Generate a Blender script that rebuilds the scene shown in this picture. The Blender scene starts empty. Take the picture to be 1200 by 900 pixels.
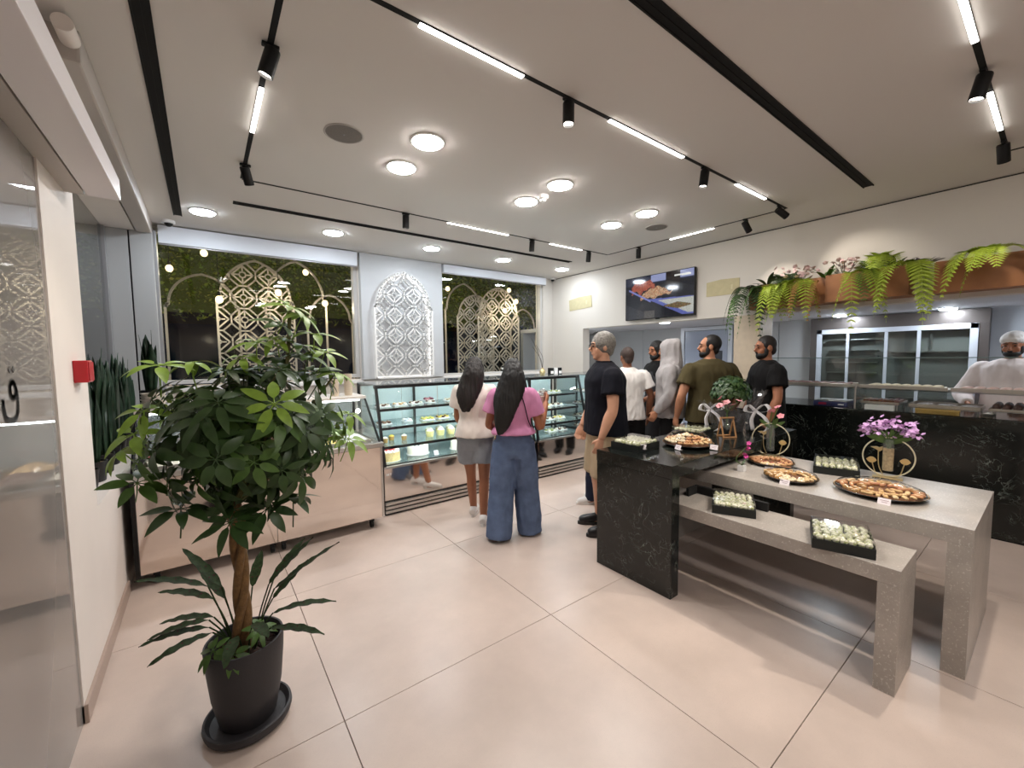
import bpy, bmesh, math, random
from mathutils import Vector, Matrix
from math import sin, cos, pi, radians as RAD
random.seed(7)
S = bpy.context.scene
COL = S.collection

# ---------------------------------------------------------------- camera
cam_d = bpy.data.cameras.new('camera'); cam = bpy.data.objects.new('camera', cam_d); COL.objects.link(cam)
cam_d.sensor_width = 36.0; cam_d.lens = 482.0/1200*36; cam_d.clip_start = .02; cam_d.clip_end = 200
yaw, pitch, roll = RAD(36.737), RAD(-3.904), RAD(-.665)
fw = Vector((sin(yaw)*cos(pitch), cos(yaw)*cos(pitch), sin(pitch))); rt = Vector((cos(yaw), -sin(yaw), 0)); up = rt.cross(fw)
r2 = cos(roll)*rt+sin(roll)*up; u2 = -sin(roll)*rt+cos(roll)*up
MC = Matrix((r2, u2, -fw)).transposed().to_4x4(); MC.translation = (0, 0, 1.57)
cam.matrix_world = MC
S.camera = cam
# ---------------------------------------------------------------- world, exposure
W = bpy.data.worlds.new('night'); S.world = W; W.use_nodes = True
W.node_tree.nodes['Background'].inputs[0].default_value = (.010, .014, .024, 1)
W.node_tree.nodes['Background'].inputs[1].default_value = .6
vs = S.view_settings; vs.view_transform = 'Standard'; vs.look = 'None'; vs.gamma = 1; vs.use_curve_mapping = False
vs.exposure = 0.85
LAMP = 80.0      # radiance of the warm round downlights
LAMPC = 80.0     # radiance of the cool ones by the windows
BAR = 7.0       # linear track lamps
SPOT = 9.0       # track spots, watts

# ---------------------------------------------------------------- materials
def srgb(r, g, b):
    f = lambda c: (c/255/12.92) if c/255 <= .04045 else ((c/255+.055)/1.055)**2.4
    return (f(r), f(g), f(b))
MATS = {}
def mat(name, c, rough=.5, metal=0, bump=0, bs=60, var=0, vscale=6, spec=.5, emit=None, es=0, trans=0, alpha=1, coat=0):
    if name in MATS: return MATS[name]
    m = bpy.data.materials.new(name); m.use_nodes = True; nt = m.node_tree; n = nt.nodes; L = nt.links
    b = n['Principled BSDF']
    b.inputs['Base Color'].default_value = (*c, 1); b.inputs['Roughness'].default_value = rough; b.inputs['Metallic'].default_value = metal
    b.inputs['Specular IOR Level'].default_value = spec; b.inputs['Coat Weight'].default_value = coat
    if trans: b.inputs['Transmission Weight'].default_value = trans
    if alpha < 1: b.inputs['Alpha'].default_value = alpha
    if emit: b.inputs['Emission Color'].default_value = (*emit, 1); b.inputs['Emission Strength'].default_value = es
    tc = n.new('ShaderNodeTexCoord')
    if var:
        t = n.new('ShaderNodeTexNoise'); t.inputs['Scale'].default_value = vscale; t.inputs['Detail'].default_value = 5
        L.new(tc.outputs['Object'], t.inputs['Vector'])
        mr = n.new('ShaderNodeMapRange'); mr.inputs[1].default_value = .3; mr.inputs[2].default_value = .7; mr.inputs[3].default_value = 1-var; mr.inputs[4].default_value = 1+var
        L.new(t.outputs[0], mr.inputs[0])
        h = n.new('ShaderNodeVectorMath'); h.operation = 'SCALE'; h.inputs[0].default_value = c
        L.new(mr.outputs[0], h.inputs['Scale']); L.new(h.outputs[0], b.inputs['Base Color'])
    if bump:
        t = n.new('ShaderNodeTexNoise'); t.inputs['Scale'].default_value = bs; t.inputs['Detail'].default_value = 4
        L.new(tc.outputs['Object'], t.inputs['Vector'])
        bp = n.new('ShaderNodeBump'); bp.inputs['Strength'].default_value = bump; bp.inputs['Distance'].default_value = .01
        L.new(t.outputs[0], bp.inputs['Height']); L.new(bp.outputs[0], b.inputs['Normal'])
    MATS[name] = m; return m
def emis(name, c, s):
    if name in MATS: return MATS[name]
    m = bpy.data.materials.new(name); m.use_nodes = True; nt = m.node_tree; n = nt.nodes
    n.remove(n['Principled BSDF']); e = n.new('ShaderNodeEmission'); e.inputs[0].default_value = (*c, 1); e.inputs[1].default_value = s
    nt.links.new(e.outputs[0], n['Material Output'].inputs[0]); MATS[name] = m; return m
def glass(name, tint=(1, 1, 1), ior=1.45, rough=0.0, film=0, filmc=(.5, .5, .5), boost=0):
    if name in MATS: return MATS[name]
    m = bpy.data.materials.new(name); m.use_nodes = True; nt = m.node_tree; n = nt.nodes; L = nt.links
    n.remove(n['Principled BSDF'])
    t = n.new('ShaderNodeBsdfTransparent'); t.inputs[0].default_value = (*tint, 1)
    g = n.new('ShaderNodeBsdfGlossy'); g.inputs['Roughness'].default_value = rough
    r0 = ((ior-1)/(ior+1))**2+boost
    lw = n.new('ShaderNodeLayerWeight'); lw.inputs[0].default_value = .5
    pw = n.new('ShaderNodeMath'); pw.operation = 'POWER'; pw.inputs[1].default_value = 5; L.new(lw.outputs['Facing'], pw.inputs[0])
    fr = n.new('ShaderNodeMath'); fr.operation = 'MULTIPLY_ADD'; fr.inputs[1].default_value = 1-r0; fr.inputs[2].default_value = r0; fr.use_clamp = True; L.new(pw.outputs[0], fr.inputs[0])
    mx = n.new('ShaderNodeMixShader')
    L.new(fr.outputs[0], mx.inputs[0])
    base = t
    if film:
        d = n.new('ShaderNodeBsdfDiffuse'); d.inputs[0].default_value = (*filmc, 1)
        m2 = n.new('ShaderNodeMixShader'); m2.inputs[0].default_value = film
        L.new(t.outputs[0], m2.inputs[1]); L.new(d.outputs[0], m2.inputs[2]); base = m2
    L.new(base.outputs[0], mx.inputs[1]); L.new(g.outputs[0], mx.inputs[2]); L.new(mx.outputs[0], n['Material Output'].inputs[0])
    MATS[name] = m; return m
def stone(name, base, vein, speck=0, rough=.25, veins=True, vs=3.0, jitter=0):
    """marble / terrazzo / porcelain: base colour with veins or chips"""
    if name in MATS: return MATS[name]
    m = bpy.data.materials.new(name); m.use_nodes = True; nt = m.node_tree; n = nt.nodes; L = nt.links
    b = n['Principled BSDF']; b.inputs['Roughness'].default_value = rough
    tc = n.new('ShaderNodeTexCoord'); col = None
    geo = n.new('ShaderNodeNewGeometry')
    nz = n.new('ShaderNodeTexNoise'); nz.inputs['Scale'].default_value = vs*.7; nz.inputs['Detail'].default_value = 8; nz.inputs['Roughness'].default_value = .62
    L.new(geo.outputs['Position'], nz.inputs['Vector'])
    rp = n.new('ShaderNodeValToRGB'); L.new(nz.outputs[0], rp.inputs[0])
    rp.color_ramp.elements[0].position = .3; rp.color_ramp.elements[0].color = (*[x*(.82 if not veins else .6) for x in base], 1)
    rp.color_ramp.elements[1].position = .72; rp.color_ramp.elements[1].color = (*[min(1, x*(1.12 if not veins else 1.7)) for x in base], 1)
    col = rp.outputs[0]
    for k in ((1, 2.4) if veins else ()):
        w = n.new('ShaderNodeTexNoise'); w.inputs['Scale'].default_value = vs*2.2*k; w.inputs['Detail'].default_value = 3; w.inputs['Distortion'].default_value = 1.6
        L.new(geo.outputs['Position'], w.inputs['Vector'])
        a = n.new('ShaderNodeMath'); a.operation = 'SUBTRACT'; a.inputs[1].default_value = .5; L.new(w.outputs[0], a.inputs[0])
        ab = n.new('ShaderNodeMath'); ab.operation = 'ABSOLUTE'; L.new(a.outputs[0], ab.inputs[0])
        mr = n.new('ShaderNodeMapRange'); mr.inputs[1].default_value = .0; mr.inputs[2].default_value = .012; mr.inputs[3].default_value = 1; mr.inputs[4].default_value = 0
        L.new(ab.outputs[0], mr.inputs[0])
        w2 = n.new('ShaderNodeTexNoise'); w2.inputs['Scale'].default_value = vs*1.7*k; w2.inputs['Detail'].default_value = 2; L.new(geo.outputs['Position'], w2.inputs['Vector'])
        m2 = n.new('ShaderNodeMapRange'); m2.inputs[1].default_value = .50; m2.inputs[2].default_value = .68; L.new(w2.outputs[0], m2.inputs[0])
        mu = n.new('ShaderNodeMath'); mu.operation = 'MULTIPLY'; L.new(mr.outputs[0], mu.inputs[0]); L.new(m2.outputs[0], mu.inputs[1])
        mx = n.new('ShaderNodeMix'); mx.data_type = 'RGBA'; L.new(mu.outputs[0], mx.inputs[0]); L.new(col, mx.inputs[6]); mx.inputs[7].default_value = (*vein, 1); col = mx.outputs[2]
    if speck:
        v = n.new('ShaderNodeTexNoise'); v.inputs['Scale'].default_value = speck; v.inputs['Detail'].default_value = 3; L.new(geo.outputs['Position'], v.inputs['Vector'])
        m3 = n.new('ShaderNodeMapRange'); m3.inputs[1].default_value = .60; m3.inputs[2].default_value = .68; L.new(v.outputs[0], m3.inputs[0])
        mx = n.new('ShaderNodeMix'); mx.data_type = 'RGBA'; L.new(m3.outputs[0], mx.inputs[0]); L.new(col, mx.inputs[6]); mx.inputs[7].default_value = (*vein, 1); col = mx.outputs[2]
    if jitter:
        oi = n.new('ShaderNodeObjectInfo'); mr = n.new('ShaderNodeMapRange'); mr.inputs[3].default_value = 1-jitter; mr.inputs[4].default_value = 1+jitter*.5
        L.new(oi.outputs['Random'], mr.inputs[0]); sc = n.new('ShaderNodeVectorMath'); sc.operation = 'SCALE'
        L.new(col, sc.inputs[0]); L.new(mr.outputs[0], sc.inputs['Scale']); col = sc.outputs[0]
    L.new(col, b.inputs['Base Color']); MATS[name] = m; return m

# ---------------------------------------------------------------- mesh builder
class MB:
    def __init__(s): s.v = []; s.f = []; s.mi = []; s.cur = 0
    def add(s, vs, fs):
        o = len(s.v); s.v += [tuple(v) for v in vs]
        for f in fs: s.f.append(tuple(i+o for i in f)); s.mi.append(s.cur)
        return s
    def box(s, x0, x1, y0, y1, z0, z1, M=None):
        vs = [Vector((x, y, z)) for z in (z0, z1) for y in (y0, y1) for x in (x0, x1)]
        if M: vs = [M @ v for v in vs]
        return s.add(vs, [(0, 2, 3, 1), (4, 5, 7, 6), (0, 1, 5, 4), (2, 6, 7, 3), (0, 4, 6, 2), (1, 3, 7, 5)])
    def bbox(s, x0, x1, y0, y1, z0, z1, b=.01, M=None):
        """box with chamfered edges"""
        bm = bmesh.new(); bmesh.ops.create_cube(bm, size=1)
        for v in bm.verts: v.co = Vector(((x0+x1)/2+v.co.x*(x1-x0), (y0+y1)/2+v.co.y*(y1-y0), (z0+z1)/2+v.co.z*(z1-z0)))
        bmesh.ops.bevel(bm, geom=bm.edges[:], offset=b, segments=2, affect='EDGES', profile=.6)
        if M: bm.transform(M)
        bm.verts.index_update(); s.add([v.co for v in bm.verts], [[v.index for v in f.verts] for f in bm.faces]); bm.free(); return s
    def loft(s, rings, cap=True, closed=True):
        n = len(rings[0]); vs = [p for r in rings for p in r]; fs = []
        for i in range(len(rings)-1):
            for j in range(n if closed else n-1):
                a = i*n+j; b = i*n+(j+1) % n; fs.append((a, b, b+n, a+n))
        if cap and closed: fs.append(tuple(reversed(range(n)))); fs.append(tuple(range((len(rings)-1)*n, len(rings)*n)))
        return s.add(vs, fs)
    def lathe(s, prof, c=(0, 0, 0), n=20, cap=True, M=None, wob=None):
        rings = []
        for r, z in prof:
            ring = [Vector((c[0]+r*cos(2*pi*k/n)*(1+(wob(k/n, z) if wob else 0)), c[1]+r*sin(2*pi*k/n)*(1+(wob(k/n, z) if wob else 0)), c[2]+z)) for k in range(n)]
            rings.append([M @ p for p in ring] if M else ring)
        return s.loft(rings, cap)
    def tube(s, pts, rad, n=8, cap=True):
        pts = [Vector(p) for p in pts]; rad = rad if isinstance(rad, (list, tuple)) else [rad]*len(pts)
        rings = []; pu = None
        for i, p in enumerate(pts):
            d = (pts[min(i+1, len(pts)-1)]-pts[max(i-1, 0)]).normalized()
            if pu is None: pu = Vector((0, 0, 1)) if abs(d.z) < .9 else Vector((1, 0, 0))
            u = (pu-d*pu.dot(d)).normalized(); w = d.cross(u); pu = u
            rings.append([p+(u*cos(2*pi*k/n)+w*sin(2*pi*k/n))*rad[i] for k in range(n)])
        return s.loft(rings, cap)
    def ell(s, c, r, nu=12, nv=8, M=None):
        rings = []
        c = Vector(c)
        vs = []; fs = []
        for i in range(1, nv):
            t = pi*i/nv
            for k in range(nu): vs.append(Vector((c.x+r[0]*sin(t)*cos(2*pi*k/nu), c.y+r[1]*sin(t)*sin(2*pi*k/nu), c.z+r[2]*cos(t))))
        vs.append(c+Vector((0, 0, r[2]))); vs.append(c-Vector((0, 0, r[2]))); T = len(vs)-2; B = len(vs)-1
        for i in range(nv-2):
            for k in range(nu): a = i*nu+k; b = i*nu+(k+1) % nu; fs.append((a, a+nu, b+nu, b))
        for k in range(nu): fs.append((T, k, (k+1) % nu)); o = (nv-2)*nu; fs.append((B, o+(k+1) % nu, o+k))
        if M: vs = [M @ v for v in vs]
        return s.add(vs, fs)
    def prism(s, poly, d0, d1, axis='y', M=None):
        """extrude a 2-D polygon (a,b) along an axis from d0 to d1"""
        def P(a, b, d): return Vector((a, d, b)) if axis == 'y' else (Vector((d, a, b)) if axis == 'x' else Vector((a, b, d)))
        n = len(poly); vs = [P(a, b, d0) for a, b in poly]+[P(a, b, d1) for a, b in poly]
        if M: vs = [M @ v for v in vs]
        fs = [tuple(range(n)), tuple(reversed(range(n, 2*n)))]+[(i, i+n, (i+1) % n+n, (i+1) % n) for i in range(n)]
        return s.add(vs, fs)
    def quad(s, a, b, c, d): return s.add([a, b, c, d], [(0, 1, 2, 3)])
    def mesh(s, name, mats, smooth=False):
        me = bpy.data.meshes.new(name); me.from_pydata([tuple(v) for v in s.v], [], s.f)
        for m in (mats if isinstance(mats, (list, tuple)) else [mats]): me.materials.append(m)
        if len(me.materials) > 1: me.polygons.foreach_set('material_index', s.mi)
        bm = bmesh.new(); bm.from_mesh(me); bmesh.ops.recalc_face_normals(bm, faces=bm.faces); bm.to_mesh(me); bm.free()
        if smooth: me.polygons.foreach_set('use_smooth', [True]*len(me.polygons))
        me.update(); return me
    def build(s, name, mats, parent=None, smooth=False, loc=None):
        return link(name, s.mesh(name, mats, smooth), parent, loc)
def link(name, me, parent=None, loc=None, rz=0, scale=None):
    o = bpy.data.objects.new(name, me); COL.objects.link(o)
    if parent: o.parent = parent
    if loc: o.location = loc
    if rz: o.rotation_euler[2] = rz
    if scale: o.scale = scale if not isinstance(scale, (int, float)) else (scale,)*3
    return o
def tag(o, label=None, cat=None, group=None, kind=None):
    for k, v in (('label', label), ('category', cat), ('group', group), ('kind', kind)):
        if v: o[k] = v
    return o
def thing(name, label, cat, loc=(0, 0, 0), rz=0, group=None):
    o = bpy.data.objects.new(name, None); COL.objects.link(o); o.empty_display_size = .05
    o.location = loc; o.rotation_euler[2] = rz
    return tag(o, label, cat, group)
def struct(o, label=None): return tag(o, label, kind='structure')
def smoothang(o, a=40):
    me = o.data; me.polygons.foreach_set('use_smooth', [True]*len(me.polygons))
    try: me.set_sharp_from_angle(angle=RAD(a))
    except Exception: pass
    return o
def rot(a, ax='Z'): return Matrix.Rotation(a, 4, ax)
def tr(*v): return Matrix.Translation(v)
def cat(pts, n=6):
    """Catmull-Rom through points"""
    P = [Vector(p) for p in pts]; P = [P[0]*2-P[1]]+P+[P[-1]*2-P[-2]]; out = []
    for i in range(1, len(P)-2):
        for k in range(n):
            t = k/n; a, b, c, d = P[i-1:i+3]
            out.append(.5*((2*b)+(c-a)*t+(2*a-5*b+4*c-d)*t*t+(3*b-a-3*c+d)*t**3))
    out.append(P[-2]); return out
XL, XR, YB, ZC, YF = -.49, 5.3, 5.8, 2.985, -3.2
M_wall = mat('wall_paint', srgb(214, 208, 200), .75, bump=.04, bs=300)
M_white = mat('white_satin', srgb(228, 226, 224), .4)
M_ceil = mat('ceiling_paint', srgb(211, 206, 202), .85)
M_black = mat('black_metal', srgb(10, 10, 11), .45, spec=.3)
M_blackm = mat('black_matte', srgb(14, 14, 15), .7)
M_steel = mat('brushed_steel', srgb(196, 194, 190), .3, metal=1)
M_mirror = mat('mirror_steel', srgb(222, 212, 204), .07, metal=1)
M_alu = mat('grey_aluminium', srgb(150, 150, 152), .4, metal=.4)
M_glass = glass('clear_glass', (.97, .985, .98))
M_greypanel = mat('grey_panel', srgb(172, 174, 176), .45)
# ================================================================ the room
M_tile = stone('floor_porcelain', srgb(204, 186, 175), srgb(190, 173, 163), speck=240, rough=.3, veins=False, vs=1.6, jitter=.03)
fl = struct(MB().box(XL-.3, 9.2, YF-.1, 7.0, -.06, -.012).build('floor', mat('grout', srgb(70, 58, 50), .9)))
xs = [1.61+1.2*k for k in range(-2, 7)]; ys = [1.79+1.2*k for k in range(-5, 5)]
for i in range(len(xs)-1):
    for j in range(len(ys)-1):
        x0, x1, y0, y1 = max(xs[i], XL-.012), min(xs[i+1], 9.1), max(ys[j], YF), min(ys[j+1], 6.4)
        if x1-x0 < .05 or y1-y0 < .05: continue
        g = .0016
        MB().bbox(x0+g, x1-g, y0+g, y1-g, -.02, 0, .0015).build('floor_tile', M_tile, fl)
ce = struct(MB().box(XL-.4, XR+.12, YF-.1, YB+.2, ZC, ZC+.2).build('ceiling', M_ceil))
# right wall with the two openings to the kitchen
m = MB()
m.box(XR, XR+.16, YF, YB, 2.03, ZC)                 # header
m.box(XR, XR+.16, 5.02, YB+.2, 0, 2.03)
m.box(XR, XR+.16, YF, -1.9, 0, 2.03)
wr = struct(m.build('wall_right', M_wall))
MB().bbox(XR, XR+.35, 2.17, 2.47, 0, 2.03, .004).build('pillar', mat('cream_stone', srgb(206, 190, 168), .5, var=.06, vscale=14), wr)
MB().box(XR-.006, XR, YF, YB, ZC-.012, ZC-.004).build('shadow_gap', M_blackm, wr)
# back wall : low wall, clad column, window strips
m = MB()
m.box(-.9, 1.72, YB, YB+.2, 0, 1.28).box(1.72, 2.97, YB, YB+.2, 0, ZC).box(2.97, 5.1, YB, YB+.2, 0, 1.28)
m.box(5.06, XR+.2, YB-.005, YB+.2, 0, ZC).box(-.9, 1.72, YB, YB+.2, 2.97, ZC+.1).box(2.97, 5.1, YB, YB+.2, 2.97, ZC+.1)
wb = struct(m.build('wall_back', M_wall))
MB().bbox(1.74, 2.955, YB-.09, YB, 1.27, ZC-.003, .004).build('column_cladding', mat('white_cladding', srgb(192, 194, 197), .5), wb)
MB().bbox(-.45, 5.06, YB-.05, YB+.02, 1.22, 1.262, .004).build('sill_ledge', M_white, wb)
m = MB(); m.box(XL-.2, XR+.2, YF-.2, YF, 0, ZC)
struct(m.build('wall_rear', M_wall))
# windows of the back wall
def window(idx, x0, x1, z0, z1, mull=()):
    w = struct(bpy.data.objects.new('window_%d' % idx, None)); COL.objects.link(w)
    w.location = ((x0+x1)/2, YB+.08, z0); cx = (x0+x1)/2
    fr = mat('window_frame', srgb(196, 194, 192), .4); t = .045
    for a in ((x0, x1, z0, z0+t), (x0, x1, z1-t, z1), (x0, x0+t, z0+t, z1-t), (x1-t, x1, z0+t, z1-t)):
        MB().bbox(a[0]-cx, a[1]-cx, -.06, .05, a[2]-z0, a[3]-z0, .004).build('window_frame', fr, w)
    MB().box(x0+t-cx, x1-t-cx, -.006, .006, t, z1-z0-t).build('pane', glass('window_glass', (.86, .88, .88), 1.5), w)
    return w
window(1, -.40, 1.72, 1.30, 2.97)
window(2, 2.97, 5.06, 1.26, 2.97)
M_blind = mat('blind_fabric', srgb(226, 230, 238), .6)
for (x0, x1, z0, lab) in ((-.32, 1.70, 2.79, 'white roller blind rolled up over the wide window left of the lattice column'), (2.985, 5.05, 2.85, 'white roller blind rolled up over the window right of the lattice column')):
    b = thing('roller_blind', lab, 'blind', ((x0+x1)/2, YB-.06, z0), group='raised roller blinds'); h = (x1-x0)/2
    MB().bbox(-h, h, -.05, .05, 0, ZC-.012-z0, .006).build('cassette', M_blind, b)
    MB().bbox(-h, h, -.03, -.02, -.015, 0, .003).build('bottom_bar', M_alu, b)
# ---- left side: post, low wall, window niche, corner columns
M_plaster = mat('left_plaster', srgb(226, 217, 210), .6, var=.03, vscale=2, bump=.05, bs=40)
m = MB()
m.box(XL-.16, XL, 2.46, 3.03, 0, 2.62)             # post
wl = struct(m.build('wall_left', M_plaster))
struct(MB().box(XL-.26, XL, 3.03, YB+.2, 0, .80).build('wall_left_low', M_plaster))       # low wall with the plant ledge
struct(MB().box(XL-.16, XL, -3.2, -2.0, 0, ZC).build('wall_left_rear', M_plaster))
struct(MB().box(XL-.45, XL-.02, -3.2, 3.03, 2.62, ZC+.02).build('trim_1', M_plaster))
struct(MB().box(XL-.45, XL, 3.03, YB+.2, 2.86, ZC+.02).build('trim_2', M_plaster))
wl = struct(bpy.data.objects.new('trim_3', None)); COL.objects.link(wl)
M_col = mat('grey_column', srgb(168, 168, 168), .5)
for x0, x1 in ((XL-.245, -.545), (-.532, -.36)):
    MB().bbox(x0, x1, 5.58, YB+.1, .80, 2.86, .004).build('column_panel', M_col, wl)
MB().box(-.548, -.53, 5.60, YB, .80, 2.86).build('column_joint', M_blackm, wl)
MB().bbox(-.372, -.335, 5.66, YB+.02, .8, 2.9, .004).build('corner_post', M_alu, wl)
bb = struct(MB().bbox(XL-.02, XL+.014, 2.46, 3.72, 0, .085, .003).build('baseboard_left', mat('skirting', srgb(168, 148, 136), .4)))
# side window (behind the snake plants)
w = struct(bpy.data.objects.new('window_3', None)); COL.objects.link(w); w.location = (XL-.24, 4.3, .8)
MB().box(-.005, .005, -1.27, 1.28, 0, 2.06).build('pane', glass('window_glass', (.86, .88, .88), 1.5), w)
for y0, y1 in ((-1.265, -1.22), (1.22, 1.275)): MB().bbox(-.015, .03, y0, y1, 0, 2.055, .004).build('window_frame', M_alu, w)
# glass sliding door beside the camera with its overhead operator
d = struct(bpy.data.objects.new('door_1', None)); COL.objects.link(d); d.location = (XL-.012, 1.2, 0)
M_doorglass = glass('door_glass', (.5, .52, .52), 2.1, 0, film=.42, filmc=srgb(222, 214, 208))
for y0, y1 in ((-3.2, -.72), (-.70, 1.258)): MB().box(-.006, .006, y0, y1, .001, 2.37).build('glass_leaf', M_doorglass, d)
MB().bbox(-.14, .06, -3.2, 1.66, 2.40, 2.62, .006).build('beam_casing', mat('operator_beige', srgb(180, 172, 166), .5), d)
ho = MB().bbox(.087, .207, -3.2, 1.68, 2.37, 2.475, .004).build('operator_cover', mat('operator_white', srgb(226, 220, 222), .4), d)
MB().bbox(-.072, .08, -3.2, 1.68, 2.372, 2.47, .004).build('operator_inner_cover', mat('operator_beige', srgb(180, 172, 166), .5), d)
MB().box(-.115, -.074, -3.2, 1.66, 2.375, 2.41).build('carriage_slot', M_blackm, d)
MB().bbox(-.155, -.117, -3.2, 1.6, 2.372, 2.40, .004).build('track_profile', M_alu, d)
# letter on the door glass (two dots over a bowl with a loop)
lt = MB()
pts = [(.060, .075), (.045, .100), (.020, .105), (.005, .085), (.012, .060), (.040, .055), (.060, .075), (.062, .03), (.045, -.005), (.005, -.015), (-.045, -.005), (-.06, .03), (-.058, .055)]
c3 = [(XL-.004, 1.98-.0+q.x, 1.40+q.y) for q in cat([(a, b, 0) for a, b in pts], 5)]
for a, b in zip(c3[:-1], c3[1:]):
    a, b = Vector(a), Vector(b); dd = (b-a).normalized(); nn = Vector((1, 0, 0)).cross(dd)*.009
    lt.quad(a-nn-dd*.003, a+nn-dd*.003, b+nn+dd*.003, b-nn+dd*.003)
for dy in (.012, .044): lt.prism([(1.98+dy+.011*cos(t*pi/2), 1.545+.011*sin(t*pi/2)) for t in range(4)], XL-.0045, XL-.0035, 'x')
for v in range(len(lt.v)): x, y, z = lt.v[v]; lt.v[v] = (x-(XL-.012), y-1.2, z)
lt.build('door_lettering', mat('letter_grey', srgb(70, 66, 64), .5), d)
# blind cassette along the left window head
b = thing('roller_blind', 'beige roller blind housing along the ceiling edge over the left windows', 'blind', (XL+.07, 4.1, 2.85))
MB().bbox(-.06, .06, -1.50, 1.6, 0, ZC-.853, .012).build('cassette', mat('operator_beige', srgb(180, 172, 166), .5), b)
r = [Vector((.034*cos(t*2*pi/20)+.03, 0, .034*sin(t*2*pi/20)+.085)) for t in range(20)]
smoothang(MB().loft([[p+Vector((-.0, y, 0)) for p in r] for y in (-1.62, -1.50)]).build('roller_end', M_plaster, b))
# ---- kitchen shell beyond the right wall
KX = 7.1
m = MB(); m.box(KX, KX+.1, -1.6, 7, 0, 2.06).box(XR+.16, 8.2, 6.9, 7, 0, 2.06).box(XR+.16, 8.2, -2.0, -1.9, 0, 2.06).box(8.1, 8.2, -1.9, 1.8, 0, 2.06)
wk = struct(m.build('wall_kitchen', mat('kitchen_wall', srgb(176, 182, 190), .45)))
struct(MB().box(XR+.16, 8.2, -2, 7, 2.05, 2.12).build('ceiling_kitchen', mat('kitchen_ceiling', srgb(206, 208, 214), .6)))
yy = [2.12, 2.5, 3.12]
for a, b in ((2.10, 2.62), (2.63, 3.30), (4.24, 5.05), (5.06, 5.9), (5.91, 6.85)):
    MB().bbox(KX-.03, KX, a, b, .0, 2.05, .004).build('wall_panel', M_greypanel, wk)
dk = struct(bpy.data.objects.new('door_2', None)); COL.objects.link(dk); dk.location = (KX-.03, 3.77, 0)
M_dw = mat('kitchen_door_white', srgb(214, 220, 230), .25)
for a in ((-.46, -.39, 0, 2.04), (.39, .46, 0, 2.04), (-.39, .39, 1.98, 2.04)): MB().bbox(-.03, .02, a[0], a[1], a[2], a[3], .004).build('door_frame', M_dw, dk)
MB().bbox(-.015, .02, -.38, .38, .01, 1.97, .004).build('door_leaf', mat('door_leaf_blue', srgb(168, 178, 198), .12), dk)
MB().bbox(-.022, -.012, -.30, -.04, 1.35, 1.62, .004).build('door_window', mat('dark_glass', srgb(50, 56, 66), .08), dk)
MB().bbox(-.06, -.02, .30, .33, .95, 1.10, .006).build('handle', M_steel, dk)
# ================================================================ ceiling fittings
WARM = (1.0, .955, .91); COOL = (.84, .92, 1.0)
def downlight(x, y, label, cool=False, group=None, r=.10, z=ZC, s=None, small=False):
    t = thing('downlight', label, 'ceiling light', (x, y, z), group=group)
    smoothang(MB().lathe([(r*.98, 0), (r*1.12, -.001), (r*1.14, -.006), (r*1.02, -.011), (r*.97, -.008)], n=32, cap=False).build('trim_ring', M_white, t))
    MB().lathe([(r*.985, -.008), (r*.93, -.016), (r*.6, -.021), (.001, -.023)], n=32, cap=False).build('lens', emis('lamp_cool' if cool else 'lamp_warm', COOL if cool else WARM, LAMPC if cool else LAMP) if s is None else emis('lamp_kitchen', COOL, s), t)
    return t
dl = [(1.25, 2.57, 'warm round downlight beside the left ceiling speaker, the nearer of its pair'), (1.25, 3.02, 'warm round downlight beside the left ceiling speaker, the farther of its pair'),
      (2.44, 2.57, 'warm round downlight just right of the smoke detector'), (2.44, 3.02, 'warm round downlight just left of the smoke detector'),
      (3.63, 2.57, 'warm round downlight next to the right ceiling speaker, the nearer of its pair'), (3.63, 3.02, 'warm round downlight left of the right ceiling speaker, the farther of its pair')]
for x, y, l in dl: downlight(x, y, l, group='warm downlights in pairs')
for x, l in ((.06, 'cool round downlight in the corner by the left window blind'), (1.24, 'cool round downlight above the wide back window'), (2.45, 'cool round downlight in front of the lattice column'),
             (3.60, 'cool round downlight above the right back window'), (4.78, 'cool round downlight nearest the back right corner')):
    downlight(x, 5.0, l, True, 'cool downlights along the window wall')
for x in (1.25, 2.44):
    for y in (-.55, -1.0): downlight(x, y, 'warm round downlight on the ceiling behind the viewer', group='downlights behind the viewer')
for x, y, l in ((6.65, 1.76, 'small kitchen downlight above the left end of the glass fronted cabinet'), (6.72, .80, 'small kitchen downlight above the right end of the glass fronted cabinet')):
    downlight(x, y, l, True, 'kitchen downlights', r=.075, z=2.05, s=110)
for y in (3.6, 5.2): downlight(5.55, y, 'added lamp hidden behind the wall header to brighten the kitchen passage', True, 'added hidden lamps in the kitchen passage', r=.075, z=2.05, s=80)  # added fill lamps, tucked out of sight behind the header to light the passage
downlight(6.3, -.4, 'kitchen downlight over the cook', True, r=.075, z=2.05, s=80)
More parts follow.
